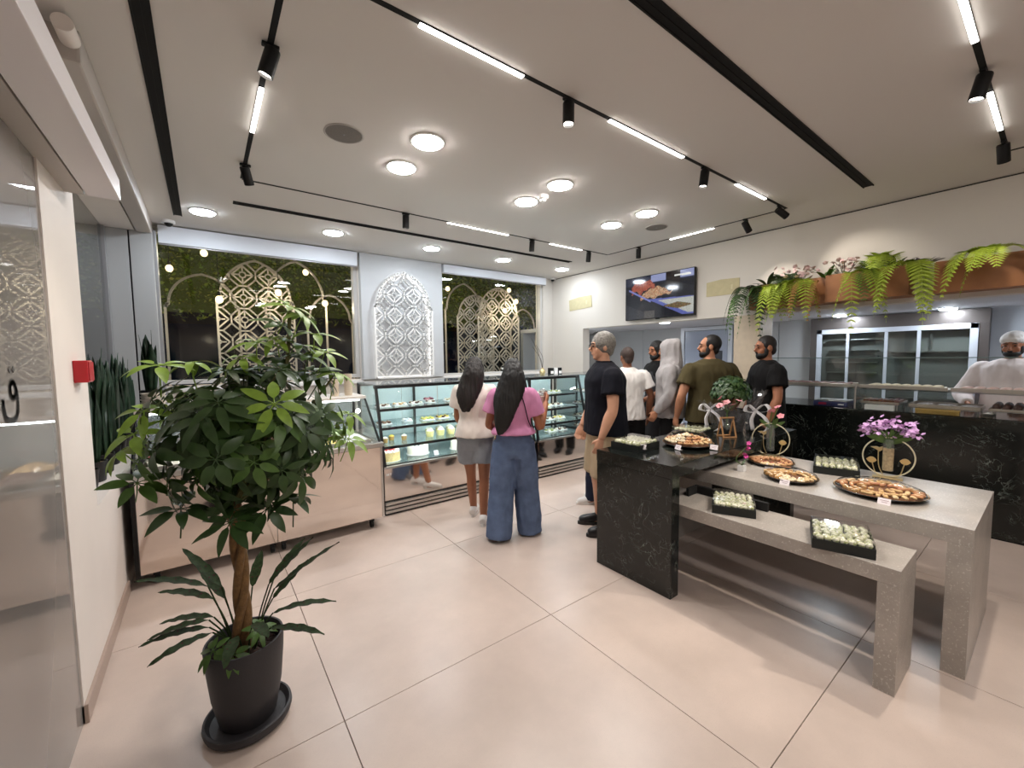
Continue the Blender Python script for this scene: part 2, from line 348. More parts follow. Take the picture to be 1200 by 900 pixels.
# linear air slots
def slot(x0, x1, y0, y1, label):
    t = thing('linear_air_slot', label, 'air vent', ((x0+x1)/2, (y0+y1)/2, ZC))
    a, b = (x1-x0)/2, (y1-y0)/2
    MB().box(-a, a, -b, b, -.004, -.001).build('black_throat', mat('slot_black', srgb(6, 6, 7), .9), t)
    if a > b:
        for s in (-1, 1): MB().box(-a, a, s*b-.004, s*b+.004, -.009, 0).build('edge_strip', mat('slot_black', srgb(6, 6, 7), .9), t)
    else:
        for s in (-1, 1): MB().box(s*a-.004, s*a+.004, -b, b, -.009, 0).build('edge_strip', mat('slot_black', srgb(6, 6, 7), .9), t)
    MB().box(-a*.98 if a > b else -.003, a*.98 if a > b else .003, -.003 if a > b else -b*.98, .003 if a > b else b*.98, -.008, -.004).build('vane', mat('slot_black', srgb(6, 6, 7), .9), t)
slot(-.165, -.105, -1.5, 5.26, 'long black air slot in the ceiling nearest the left windows')
slot(.28, 4.53, 4.52, 4.58, 'long black air slot in the ceiling nearest the back windows')
slot(.4, 4.63, 1.035, 1.10, 'long black air slot in the ceiling above the grey tables')
# light tracks
def track(x0, x1, y0, y1, label):
    t = thing('light_track', label, 'light track', ((x0+x1)/2, (y0+y1)/2, ZC), group='black rectangular light tracks')
    a, b, w = (x1-x0)/2, (y1-y0)/2, .013
    for c in ((-a, a, -b-w, -b+w), (-a, a, b-w, b+w), (-a-w, -a+w, -b+w, b-w), (a-w, a+w, -b+w, b-w)): MB().box(*c, -.002, 0).build('rail', mat('slot_black', srgb(6, 6, 7), .9), t)
track(.31, 4.66, 1.70, 3.94, 'black rectangular light track around the warm downlights')
track(.31, 4.66, -1.93, .31, 'black light track whose corner shows at the upper right edge')
def bar(p, q, label):
    p, q = Vector(p), Vector(q); c = (p+q)/2; d = q-p; L = d.length/2
    t = thing('linear_lamp', label, 'ceiling light', (c.x, c.y, ZC-.006), math.atan2(d.y, d.x), 'linear lamps in the tracks')
    MB().box(-L, L, -.0125, .0125, -.003, .004).build('housing', M_black, t)
    MB().bbox(-L, L, -.012, .012, -.009, -.002, .002).build('diffuser', emis('bar_glow', (1, .97, .90), BAR), t)
for a, b, l in (((.80, 1.70), (1.36, 1.70), 'bright linear lamp at the top centre, first on the near rail'), ((2.02, 1.70), (2.82, 1.70), 'bright linear lamp in the middle of the near rail above the olive shirt'),
                ((3.62, 1.70), (4.18, 1.70), 'bright linear lamp at the right end of the near rail'), ((2.12, 3.94), (2.91, 3.94), 'bright linear lamp on the far rail above the lattice column'),
                ((3.56, 3.94), (4.13, 3.94), 'short bright linear lamp on the far rail above the right window'), ((4.66, 2.96), (4.66, 2.42), 'bright linear lamp on the rail nearest the television'),
                ((.31, 2.56), (.31, 3.08), 'bright linear lamp on the left rail'), ((2.3, .31), (2.89, .31), 'bright linear lamp at the upper right edge, left of the black spot'),
                ((3.51, .31), (4.15, .31), 'bright linear lamp at the upper right edge, between two black spots'), ((.9, .31), (1.7, .31), 'linear lamp overhead behind the viewer')): bar(a, b, l)
def spot(x, y, tgt, label, on=True, r=.032, L=.12, pw=1):
    t = thing('track_spotlight', label, 'spotlight', (x, y, ZC-.006), group='black track spotlights')
    MB().bbox(-.035, .035, -.012, .012, -.014, 0, .003).build('adapter', M_black, t)
    MB().lathe([(.008, -.045), (.008, -.012)], n=10).build('stem', M_black, t)
    d = (Vector(tgt)-Vector((x, y, ZC-.06))).normalized(); q = Vector((0, 0, -1)).rotation_difference(d).to_matrix().to_4x4()
    B = tr(0, 0, -.05) @ q
    smoothang(MB().lathe([(r*.93, .03), (r, .025), (r, -L+.03), (r*.9, -L+.028), (r*.86, -L+.05)], n=22, M=B, cap=False).lathe([(r*.93, .0301), (.001, .0301)], n=22, M=B, cap=False).build('body', M_black, t), 50)
    MB().lathe([(r*.86, -L+.042), (.001, -L+.042)], n=22, M=B, cap=False).build('lens', emis('spot_lens', (1, .92, .82), 14 if on else .6), t)
    if on:
        ld = bpy.data.lights.new('spot_beam', 'SPOT'); ld.energy = SPOT*pw; ld.color = (1, .9, .78); ld.spot_size = RAD(58); ld.spot_blend = .7; ld.shadow_soft_size = .03
        lo = bpy.data.objects.new('spot_beam', ld); COL.objects.link(lo); lo.parent = t
        lo.matrix_local = B @ tr(0, 0, -L+.025)
for x, y, tg, l in ((.31, 2.20, (-.30, 2.55, .9), 'lit black track spotlight on the left rail'), (.31, 3.62, (.9, 4.6, 1.0), 'black track spotlight at the far left corner of the track'),
                    (1.68, 1.70, (1.55, 1.6, 1.0), 'lit black track spotlight in the middle of the near rail'), (3.12, 1.70, (2.95, 1.85, .9), 'lit black track spotlight above the island, on the near rail'),
                    (4.50, 1.70, (5.3, 1.2, 2.3), 'black track spotlight at the right corner of the near rail'), (4.66, 2.08, (5.3, 1.9, 2.1), 'black track spotlight nearest the planter on the right rail'),
                    (4.66, 3.42, (5.0, 3.7, 1.2), 'black track spotlight in front of the television'), (1.66, 3.94, (1.7, 4.2, .9), 'black track spotlight on the far rail above the gelato cabinet'),
                    (3.27, 3.94, (3.3, 4.2, .9), 'black track spotlight on the far rail between two linear lamps'), (4.27, 3.94, (4.3, 4.2, .9), 'black track spotlight at the far right corner of the track'),
                    (3.22, .31, (3.0, .75, .7), 'black track spotlight at the upper right edge between the bright bars'), (4.40, .31, (5.2, .25, 1.5), 'black track spotlight at the upper right corner of the near track')):
    spot(x, y, tg, l, pw=2.2 if x < .4 and y < 3 else (7 if y < 1 and x < 4 else 1.3))
# speakers, smoke detector, cameras
for x, y, l in ((.78, 2.79, 'round grey ceiling speaker at the left of the downlights'), (4.12, 2.79, 'round grey ceiling speaker at the right of the downlights')):
    t = thing('ceiling_speaker', l, 'speaker', (x, y, ZC), group='round ceiling speakers')
    smoothang(MB().lathe([(.118, 0), (.12, -.004), (.112, -.007), (.108, -.004)], n=36, cap=False).build('rim', mat('speaker_rim', srgb(176, 170, 166), .6), t))
    MB().lathe([(.109, -.0045), (.05, -.007), (.001, -.008)], n=36, cap=False).build('grille', mat('speaker_grille', srgb(128, 122, 118), .8, bump=.6, bs=900), t)
    MB().lathe([(.006, -.0105), (.006, -.007)], n=8).build('centre_pin', M_alu, t)
t = thing('smoke_detector', 'white smoke detector between two bright downlights', 'smoke detector', (2.48, 2.83, ZC))
smoothang(MB().lathe([(.05, 0), (.05, -.015), (.042, -.03), (.03, -.034), (.001, -.036)], n=24, cap=False).build('base', M_white, t))
smoothang(MB().lathe([(.026, -.033), (.026, -.05), (.018, -.056), (.001, -.057)], n=18, cap=False).build('sensor', M_white, t))
for x, y, l in ((-.22, 5.52, 'small dome camera on the ceiling above the left window blind'), (5.2, 5.68, 'small dome camera in the back right ceiling corner')):
    t = thing('dome_camera', l, 'camera', (x, y, ZC))
    smoothang(MB().lathe([(.055, 0), (.055, -.025), (.045, -.03), (.001, -.03)], n=20, cap=False).build('base', M_white, t))
    smoothang(MB().ell((0, 0, -.03), (.036, .036, .032), 14, 8).build('dome', M_black, t))
# ================================================================ island, terrazzo tables, counter
M_marble = stone('green_black_marble', srgb(17, 20, 18), srgb(112, 120, 113), rough=.13, vs=2.8)
M_terr = stone('grey_terrazzo', srgb(168, 160, 152), srgb(194, 188, 181), speck=105, rough=.35, veins=False, vs=9)
isl = thing('marble_island', 'black green marble waterfall island holding sweets and gift plants', 'island', (3.4, 1.74, 0))
def rel(o, *b): L = o.location; return (b[0]-L.x, b[1]-L.x, b[2]-L.y, b[3]-L.y, b[4]-L.z, b[5]-L.z)
MB().bbox(*rel(isl, 2.31, 4.32, 1.43, 2.05, .785, .868), .003).build('top_slab', M_marble, isl)
MB().bbox(*rel(isl, 2.312, 2.40, 1.432, 2.048, 0, .785), .003).build('end_panel', M_marble, isl)
MB().bbox(*rel(isl, 4.23, 4.318, 1.432, 2.048, 0, .785), .003).build('end_panel', M_marble, isl)
tb = thing('terrazzo_table', 'tall grey terrazzo waterfall table with pastry platters and vases', 'table', (3.27, .95, 0))
MB().bbox(*rel(tb, 2.83, 3.715, .208, 1.98, .65, .735), .002).build('top_slab', M_terr, tb)
MB().bbox(*rel(tb, 2.83, 3.715, .208, .293, 0, .65), .002).build('end_leg', M_terr, tb)
MB().bbox(*rel(tb, 2.83, 3.715, 1.895, 1.98, 0, .65), .002).build('end_leg', M_terr, tb)
bn = thing('terrazzo_bench', 'low grey terrazzo bench in front of the tall table, two sweets boxes on it', 'table', (2.6, .95, 0))
MB().bbox(*rel(bn, 2.435, 2.765, .386, 1.93, .515, .592), .002).build('top_slab', M_terr, bn)
MB().bbox(*rel(bn, 2.435, 2.765, .386, .465, 0, .515), .002).build('end_leg', M_terr, bn)
MB().bbox(*rel(bn, 2.435, 2.765, 1.85, 1.93, 0, .515), .002).build('end_leg', M_terr, bn)
kb = thing('black_crate', 'flat black open crate standing behind the sweets box on the bench', 'crate', (2.74, 1.28, .592))
for a in ((-.012, .012, -.235, .235, 0, .055), (-.12, -.012, .215, .235, 0, .055)): MB().bbox(*a, .002).build('side', M_blackm, kb)
# service counter
ct = thing('service_counter', 'long black marble service counter along the right side', 'counter', (5.6, .3, 0))
ys = [-1.88, -.75, .40, 1.24, 2.16]
for a, b in zip(ys[:-1], ys[1:]): MB().bbox(*rel(ct, 5.2, 5.24, a, b, .0, 1.0), .001).build('front_panel', M_marble, ct)
MB().bbox(*rel(ct, 5.2, 5.24, -1.88, 2.16, .0, .01), .001).build('plinth', M_blackm, ct)
MB().bbox(*rel(ct, 5.19, 5.95, -1.88, 2.16, .965, 1.0), .003).build('worktop', M_marble, ct)
MB().bbox(*rel(ct, 5.90, 5.94, -1.88, 2.16, .0, .96), .003).build('rear_panel', M_steel, ct)
gs = thing('counter_glass_screen', 'clear glass screen standing on the service counter', 'glass screen', (5.24, .3, 1.0))
for a, b in ((-1.85, .02), (.03, 1.235), (1.245, 2.15)): MB().box(*rel(gs, 5.235, 5.243, a, b, 1.0, 1.51)).build('pane', M_glass, gs)
for a, b in ((-1.85, .02), (.03, 1.235), (1.245, 2.15)): MB().bbox(*rel(gs, 5.233, 5.245, a, b, 1.507, 1.515), .001).build('glass_edge', mat('glass_edge', srgb(92, 108, 106), .2), gs)
MB().box(*rel(gs, 5.25, 5.62, 1.232, 1.24, 1.0, 1.198)).build('divider_pane', M_glass, gs)
for yy in (.02, 1.24, 2.10):
    MB().tube([(0, yy-.3, 0), (0, yy-.3, .235)], .009, 8).build('support_post', M_steel, gs)
    MB().bbox(-.012, .02, yy-.3-.02, yy-.3+.02, .235, .262, .003).build('clamp', M_steel, gs)
sh = thing('counter_upper_shelf', 'steel shelf with shallow trays behind the counter glass', 'shelf', (5.42, .3, 1.215))
MB().bbox(*rel(sh, 5.26, 5.62, -1.85, 2.14, 1.2, 1.212), .002).build('shelf_glass', M_glass, sh)
for a, b in ((-1.8, -.72), (-.70, .585), (.60, 1.22), (1.26, 2.12)):
    MB().bbox(*rel(sh, 5.265, 5.275, a, b, 1.212, 1.245), .002).build('tray_front', mat('tray_steel', srgb(186, 176, 166), .3, metal=.7), sh)
    MB().bbox(*rel(sh, 5.275, 5.6, a, b, 1.212, 1.222), .002).build('tray_base', mat('tray_steel', srgb(186, 176, 166), .3, metal=.7), sh)
# ================================================================ gelato cabinet
gc = thing('gelato_cabinet', 'mirror steel gelato cabinet with sloping glass behind the potted tree', 'display cabinet', (.4, 4.1, 0))
gx0, gx1, gy0, gy1 = -.44, 1.27, 3.70, 4.55
MB().bbox(*rel(gc, gx0+.01, gx1-.01, gy0+.012, gy1, .10, .765), .006).build('body', M_steel, gc)
for a, b in ((gx0+.02, .40), (.405, gx1-.02)): MB().bbox(*rel(gc, a, b, gy0, gy0+.012, .10, .752), .002).build('front_panel', M_mirror, gc)
MB().bbox(*rel(gc, gx0-.005, gx0+.02, gy0-.01, gy1, .08, .79), .004).build('side_trim', M_black, gc)
MB().bbox(*rel(gc, gx1-.02, gx1, gy0-.004, gy1, .10, .79), .004).build('side_trim', M_steel, gc)
MB().bbox(*rel(gc, gx0-.02, gx1+.01, gy0-.015, gy0+.05, .757, .797), .006).build('front_rail', M_steel, gc)
for x in (gx0+.1, .37, .45, gx1-.1):
    for y in (gy0+.07, gy1-.1):
        w = MB().lathe([(.028, -.014), (.032, -.012), (.032, .012), (.028, .014)], n=16, M=tr(x-.4, y-4.1, .034) @ rot(pi/2, 'Y'))
        w.box(x-.4-.02, x-.4+.02, y-4.1-.02, y-4.1+.02, .06, .10).build('caster', M_black, gc)
MB().bbox(*rel(gc, gx0, gx1, 4.12, 4.56, 1.165, 1.195), .004).build('top_shelf', mat('shelf_white', srgb(226, 220, 214), .25), gc)
for x in (gx0+.012, gx1-.012): 
    MB().tube([(x-.4, gy0-4.1+.03, .79), (x-.4, .03, 1.165)], .011, 8).build('slanted_frame', M_black, gc)
    MB().tube([(x-.4, gy1-4.1-.02, .78), (x-.4, gy1-4.1-.02, 1.165)], .013, 8).build('rear_post', M_black, gc)
def slab(a, b, c, d, t=.004):
    n = (Vector(b)-Vector(a)).cross(Vector(d)-Vector(a)).normalized()*t
    P = [Vector(p) for p in (a, b, c, d)]; return MB().loft([[p-n for p in P], [p+n for p in P]])
slab((gx0-.4+.02, gy0-4.1+.035, .795), (gx1-.4-.02, gy0-4.1+.035, .795), (gx1-.4-.02, .035, 1.163), (gx0-.4+.02, .035, 1.163)).build('front_glass', M_glass, gc)
for x in (gx0+.004, gx1-.004):
    MB().prism([(gy0-4.1+.04, .795), (gy1-4.1-.02, .795), (gy1-4.1-.02, 1.163), (.03, 1.163)], x-.4-.003, x-.4+.003, 'x').build('side_glass', M_glass, gc)
MB().bbox(*rel(gc, gx0+.03, gx1-.03, gy0+.06, gy1-.05, .765, .775), .002).build('well_rim', M_white, gc)
MB().box(*rel(gc, gx0+.06, gx1-.06, 4.15, 4.17, 1.150, 1.164)).build('led_strip', emis('case_led', (.93, .985, 1.0), 15), gc)
MB().box(*rel(gc, gx0+.03, gx1-.03, gy1-.03, gy1-.022, .8, 1.15)).build('rear_glass', glass('milky_glass', (.7, .75, .76), 1.5, .05, film=.3, filmc=srgb(190, 200, 205)), gc)
cols = [(236, 226, 208), (120, 72, 44), (222, 120, 130), (170, 200, 120), (240, 214, 120), (232, 232, 228), (160, 44, 50), (206, 168, 120), (240, 236, 224), (96, 60, 44), (238, 190, 150), (186, 206, 160)]
flav = ['vanilla', 'chocolate', 'pink strawberry', 'pistachio green', 'lemon yellow', 'white coconut', 'dark red berry', 'caramel', 'cream', 'dark cocoa', 'peach', 'pale mint']
k = 0
for r in range(2):
    for c in range(6):
        x = gx0+.17+c*.268; y = gy0+.22+r*.36
        t = thing('gelato_tub', '%s gelato tub in the %s row of the gelato cabinet' % (flav[k], ('front', 'rear')[r]), 'gelato tub', (x, y, .775), group='gelato tubs')
        for a in ((-.12, .12, -.16, -.154, 0, .05), (-.12, .12, .154, .16, 0, .05), (-.12, -.114, -.154, .154, 0, .05), (.114, .12, -.154, .154, 0, .05)): MB().box(*a).build('tub_wall', M_steel, t)
        m = MB(); g = 9; vs = []
        for i in range(g):
            for j in range(g):
                u, v = i/(g-1)*2-1, j/(g-1)*2-1
                vs.append((u*.113, v*.152, .035+.05*(1-u*u)*(1-v*v)+.010*sin(5*u+3*v+k)*(1-u*u)*(1-v*v)))
        m.add(vs, [(i*g+j, (i+1)*g+j, (i+1)*g+j+1, i*g+j+1) for i in range(g-1) for j in range(g-1)])
        m.build('gelato', mat('gelato_'+flav[k].replace(' ', '_'), srgb(*cols[k]), .5, bump=.4, bs=80), t, smooth=True); k += 1
# ================================================================ pastry display cases
M_case = mat('case_black', srgb(20, 20, 22), .3)
def pcase(x0, x1, label, y0=3.93, d=.80, shelves=(.50, .665, .85, 1.035), top=1.285, lean=.20):
    t = thing('pastry_display_case', label, 'display case', ((x0+x1)/2, y0+d/2, 0), group='mirror fronted pastry display cases')
    R = lambda *b: rel(t, *b)
    h = .475
    yg = lambda z: y0+.01+lean*(z-h)/(top-h)          # the front glass leans back
    MB().bbox(*R(x0, x1, y0+.05, y0+d, .012, h), .004).build('base', M_case, t)
    MB().bbox(*R(x0+.005, x1-.005, y0+.015, y0+.03, .15, h-.005), .002).build('mirror_panel', M_mirror, t)
    MB().bbox(*R(x0+.005, x1-.005, y0+.02, y0+.05, .0, .15), .002).build('kick_panel', M_case, t)
    for z in (.022, .062, .102): MB().bbox(*R(x0+.005, x1-.005, y0+.0, y0+.02, z, z+.03), .004).build('kick_slat', M_steel, t)
    MB().bbox(*R(x0, x1, y0-.004, y0+.04, h-.004, h+.018), .003).build('front_sill', M_steel, t)
    for x in (x0+.012, x1-.012):
        MB().loft([[Vector((x-t.location.x+sx*.013, yg(z)-t.location.y+sy*.012, z)) for sx, sy in ((-1, -1), (1, -1), (1, 1), (-1, 1))] for z in (h, top)]).build('slanted_post', M_case, t)
        MB().bbox(*R(x-.014, x+.014, y0+d-.03, y0+d, h, top), .003).build('rear_post', M_case, t)
        MB().prism([(y0+.03-t.location.y, h), (y0+d-.03-t.location.y, h), (y0+d-.03-t.location.y, top), (yg(top)-t.location.y, top)], x-.003-t.location.x, x+.003-t.location.x, 'x').build('side_glass', M_glass, t)
    a, b = x0+.024-t.location.x, x1-.024-t.location.x; ya = yg(h)-t.location.y; yb_ = yg(top)-t.location.y
    slab((a, ya, h+.015), (b, ya, h+.015), (b, yb_, top), (a, yb_, top), .003).build('front_glass', M_glass, t)
    MB().bbox(*R(x0, x1, yg(top)-.012, y0+d, top, top+.012), .003).build('top_glass', glass('top_glass', (.75, .8, .8), 1.6, 0, film=.25, filmc=srgb(200, 204, 206)), t)
    for y in (yg(top)-.012, y0+d-.05): MB().bbox(*R(x0, x1, y, y+.05, top-.032, top), .003).build('top_rail', M_case, t)
    for i, z in enumerate(shelves):
        ys_ = yg(z)+.03+(.0 if i == 0 else .02+.02*i)
        MB().box(*R(x0+.03, x1-.03, ys_, y0+d-.05, z-.008, z)).build('glass_shelf', glass('shelf_glass', (.82, .9, .9), 1.5, 0, film=.12, filmc=srgb(190, 210, 210)), t)
        MB().bbox(*R(x0+.03, x1-.03, ys_-.006, ys_+.008, z-.026, z+.002), .002).build('shelf_edge', M_case, t)
        MB().box(*R(x0+.05, x1-.05, ys_+.012, ys_+.024, z-.022, z-.010)).build('led_strip', emis('case_led', (.93, .985, 1.0), 15), t)
    MB().box(*R(x0+.05, x1-.05, yg(top)+.05, yg(top)+.064, top-.03, top-.014)).build('led_strip', emis('case_led', (.93, .985, 1.0), 15), t)
    n = max(2, round((x1-x0)/.48)); w = (x1-x0-.06)/n
    for i in range(n): MB().box(*R(x0+.03+i*w+.004, x0+.03+(i+1)*w-.004, y0+d-.04+.008*(i % 2), y0+d-.034+.008*(i % 2), h, top-.03)).build('sliding_back_door', mat('back_door_glass', srgb(206, 222, 224), .12), t)
    for x in ((x0*2+x1)/3, (x0+2*x1)/3) if x1-x0 > 1.3 else ((x0+x1)/2,): MB().bbox(*R(x-.012, x+.012, y0+d-.075, y0+d-.05, h, top-.03), .003).build('shelf_upright', M_case, t)
    return t
pcase(1.36, 3.30, 'long pastry display case with cakes next to the gelato cabinet')
pcase(3.34, 4.28, 'shorter pastry display case with trays beside the man in navy')
pcase(4.34, 5.22, 'pastry display case at the far end, seen past the white t-shirt', lean=.02)
# small mark on the mirror base
MB().box(0, .012, 0, .002, 0, .022).box(.006, .02, 0, .002, .009, .013).box(.02, .026, 0, .002, 0, .022).box(.034, .05, 0, .002, .016, .022).box(.04, .046, 0, .002, 0, .022).build('maker_mark', mat('mark_white', srgb(230, 230, 230), .5), loc=None)
mk = bpy.data.objects['maker_mark']; mk.location = (1.385-0, 3.943, .395); cs = bpy.data.objects['pastry_display_case']; mk.parent = cs; mk.location = (1.385-cs.location.x, 3.942-cs.location.y, .40)
# ================================================================ television
tv = thing('television', 'wall mounted television showing trays of pastries', 'television', (XR-.062, 3.505, 2.40))
MB().bbox(-.018, .03, -.555, .555, -.315, .315, .006).build('casing', M_black, tv)
MB().bbox(.02, .06, -.2, .2, -.15, .15, .004).build('wall_bracket', M_black, tv)
MB().bbox(-.02, .0, -.03, .03, -.328, -.312, .003).build('logo_tab', M_black, tv)
nx, nz = 150, 86; m = MB(); colr = []
def tvcol(u, v):
    # u to the right, v up, 0..1
    R = random.choice; c = R([(26, 27, 36), (20, 21, 29), (32, 33, 44)])
    if v > .80: c = R([(44, 48, 70), (38, 42, 62)])
    if v > .84 and (u > .40): c = (156, 164, 206)
    if .62 < u < .82 and v > .72+.1*abs(u-.72): c = R([(46, 36, 34), (30, 26, 30)])
    if abs(v-.90+.05*(u-.8)) < .02 and .74 < u < .96: c = (250, 250, 245)
    w = .04*sin(u*31)+.03*sin(u*57+1)
    if .10 < u < .46 and .60+.25*(u-.1) < v+w and v+w*.6 < .88-2.2*(u-.30)**2: c = R([(176, 78, 60), (150, 56, 48), (206, 130, 96), (108, 46, 42), (190, 100, 80)])
    if .24 < u < .80 and .46+.55*(u-.30)**2 < v+w*.5 < .74-.75*abs(u-.48): c = R([(216, 182, 140), (196, 152, 108), (232, 212, 176), (156, 104, 72), (206, 130, 100), (120, 80, 60)])
    if .05 < u < .40 and abs(v-(.72-.95*(u-.05))) < .022: c = (128, 136, 206)
    q = v-(.46-.85*(u-.34))
    if u > .34 and q > 0 and v < .47-.06*u and v > .02: c = R([(104, 112, 186), (96, 104, 176)])
    q = v-(.40-.80*(u-.50))
    if u > .48 and q > 0 and v < .40 and v > .06: c = R([(196, 198, 190), (178, 180, 170), (206, 206, 200)])
    if .60 < u < .97 and abs(v-.24+.05*(u-.8)) < .075*(1-abs(u-.79)*4.5): c = R([(120, 84, 56), (96, 104, 60), (150, 120, 80), (70, 50, 40)])
    if u < .36 and v < .36-.75*(u-.02): c = R([(62, 64, 72), (50, 52, 58), (40, 42, 48)])
    if .30 < u < .46 and v < .18: c = R([(96, 92, 90), (76, 72, 70)])
    return c
for i in range(nx):
    for j in range(nz):
        u0, u1, v0, v1 = i/nx, (i+1)/nx, j/nz, (j+1)/nz
        Y = lambda u: .545-1.09*u
        Zz = lambda v: -.305+.61*v
        m.quad((-.0195, Y(u0), Zz(v0)), (-.0195, Y(u1), Zz(v0)), (-.0195, Y(u1), Zz(v1)), (-.0195, Y(u0), Zz(v1)))
        colr.append(srgb(*tvcol((u0+u1)/2, (v0+v1)/2)))
M_scr = bpy.data.materials.new('screen_picture'); M_scr.use_nodes = True; nt = M_scr.node_tree; b = nt.nodes['Principled BSDF']
at_ = nt.nodes.new('ShaderNodeAttribute'); at_.attribute_name = 'picture'; b.inputs['Base Color'].default_value = (.01, .01, .01, 1); b.inputs['Roughness'].default_value = .08
nt.links.new(at_.outputs['Color'], b.inputs['Emission Color']); b.inputs['Emission Strength'].default_value = .42
me = m.mesh('screen', M_scr); ca = me.color_attributes.new('picture', 'FLOAT_COLOR', 'CORNER')
ca.data.foreach_set('color', [x for c in colr for _ in range(4) for x in (*c, 1)])
link('screen', me, tv)
# cardboard patches taped on the right wall
for y, z, w, h, a, l in ((5.08, 2.47, .27, .105, -.03, 'crooked tan cardboard patch on the wall left of the television'), (2.62, 2.40, .21, .10, .03, 'tan cardboard patch on the wall right of the television')):
    t = thing('cardboard_patch', l, 'cardboard', (XR-.004, y, z))
    MB().prism([(-w, -h*.9), (w*.98, -h), (w, h*.8), (w*.1, h*1.05), (-w*.96, h)], -.004, .002, 'x', M=rot(a, 'X')).build('card', mat('cardboard', srgb(192, 182, 146), .8, var=.05, vscale=20), t)
    MB().bbox(-.007, -.004, -w*.6, -w*.5, -h*.3, h*.3, .001, M=rot(a, 'X')).build('tape', mat('tape', srgb(206, 198, 160), .4), t)
# red call point on the post
t = thing('fire_call_point', 'small red fire alarm call point on the white post', 'fire alarm', (XL, 2.80, 1.52))
MB().bbox(0, .05, -.055, .055, -.052, .052, .005).build('housing', mat('alarm_red', srgb(176, 22, 32), .4), t)
MB().bbox(.05, .055, -.045, .045, -.045, .045, .002).build('front_plate', mat('alarm_plate', srgb(190, 60, 66), .25), t)
MB().bbox(.012, .05, .055, .062, -.045, .045, .002).build('clear_cover', mat('alarm_clear', srgb(206, 150, 150), .1), t)
# ================================================================ pierced lattice screens
def inpoly(x, y, P):
    r = False; j = len(P)-1
    for i in range(len(P)):
        if (P[i][1] > y) != (P[j][1] > y) and x < (P[j][0]-P[i][0])*(y-P[i][1])/(P[j][1]-P[i][1])+P[i][0]: r = not r
        j = i
    return r
def archline(w, hs, h, step=.035, n=14):
    """right half from the shoulder to the apex: pointed arch"""
    a = w/2-step; rise = h-hs; c = (rise*rise-a*a)/(2*a); r = a+c; A = math.atan2(rise, c) if c > 0 else math.atan2(rise, c)
    pts = [(-c+r*cos(A*k/n), hs+r*sin(A*k/n)) for k in range(n)]+[(0, h)]
    R = [(w/2, 0), (w/2, hs-.03), (w/2-step*.5, hs-.03), (w/2-step*.5, hs)]+pts
    return R+[(-x, z) for x, z in reversed(R[:-1])]
def stroke(m, pts, w, d0, d1, closed=False):
    n = len(pts); P = [Vector((a, b, 0)) for a, b in pts]
    segs = [(P[i], P[(i+1) % n]) for i in range(n if closed else n-1)]
    for a, b in segs:
        d = (b-a)
        if d.length < 1e-5: continue
        d = d.normalized(); nn = Vector((-d.y, d.x, 0))*w/2; e = d*w*.35
        q = [a-e-nn, b+e-nn, b+e+nn, a-e+nn]
        m.prism([(p.x, p.y) for p in q], d0, d1, 'y')
def lattice_mesh(w, hs, h, ncol, bw=.013, th=.014, z0=0):
    P = archline(w, hs, h); m = MB(); p = w/ncol
    stroke(m, P, bw*1.35, 0, th, True)
    nr = int(h/p)+2
    def clip(pts, bw_=bw):
        for (a, b) in zip(pts[:-1], pts[1:]):
            L = math.hypot(b[0]-a[0], b[1]-a[1]); n = max(1, int(L/.02)); run = None
            for k in range(n):
                q0 = (a[0]+(b[0]-a[0])*k/n, a[1]+(b[1]-a[1])*k/n); q1 = (a[0]+(b[0]-a[0])*(k+1)/n, a[1]+(b[1]-a[1])*(k+1)/n)
                if inpoly((q0[0]+q1[0])/2, (q0[1]+q1[1])/2, P): run = (run[0] if run else q0, q1)
                elif run: stroke(m, run, bw_, 0.001, th-.001); run = None
            if run: stroke(m, run, bw_, 0.001, th-.001)
    for i in range(ncol):
        for j in range(nr):
            cx, cz = -w/2+p*(i+.5), p*(j+.5)+z0
            if cz > h+p: continue
            T = lambda l: [(cx+a*p, cz+b*p) for a, b in l]
            # inner ogee diamond
            d1 = [(.29, .04), (.21, .11), (.11, .21), (.04, .29)]; dia = d1+[(-x_, z_) for x_, z_ in reversed(d1)]+[(-x_, -z_) for x_, z_ in d1]+[(x_, -z_) for x_, z_ in reversed(d1)]+d1[:1]
            clip(T(dia))
            for a, b in ((1, 1), (1, -1), (-1, 1), (-1, -1)): clip(T([(a*.10, b*.5), (a*.5, b*.10)]))
            for l in ([(.30, 0), (.5, 0)], [(-.30, 0), (-.5, 0)], [(0, .30), (0, .5)], [(0, -.30), (0, -.5)]): clip(T(l))
            # star in the corner of four cells
            T2 = lambda l: [(cx+(a+.5)*p, cz+(b+.5)*p) for a, b in l]
            clip(T2([(.13, 0), (.092, .092), (0, .13), (-.092, .092), (-.13, 0), (-.092, -.092), (0, -.13), (.092, -.092), (.13, 0)]), bw*.9)
            for l in ([(.13, 0), (.40, .0)], [(-.13, 0), (-.40, 0)], [(0, .13), (0, .40)], [(0, -.13), (0, -.40)]): clip(T2(l), bw*.9)
            if i == 0:
                T3 = lambda l: [(cx+(a-.5)*p, cz+(b+.5)*p) for a, b in l]
                clip(T3([(.11, 0), (0, .11)]), bw*.9); clip(T3([(.11, 0), (0, -.11)]), bw*.9); clip(T3([(.11, 0), (.26, 0)]), bw*.9)
    return m
M_lat = mat('lattice_white', srgb(232, 230, 228), .5)
t = thing('arch_lattice', 'white pierced arch lattice panel, backlit, on the column between the windows', 'lattice panel', (2.315, YB-.175, 1.285))
lattice_mesh(.85, 1.01, 1.475, 3, .0175, .022, z0=.02).build('lattice', M_lat, t)
P = archline(.80, 1.0, 1.45)
for a, b in zip(P[:-1], P[1:]):
    pass
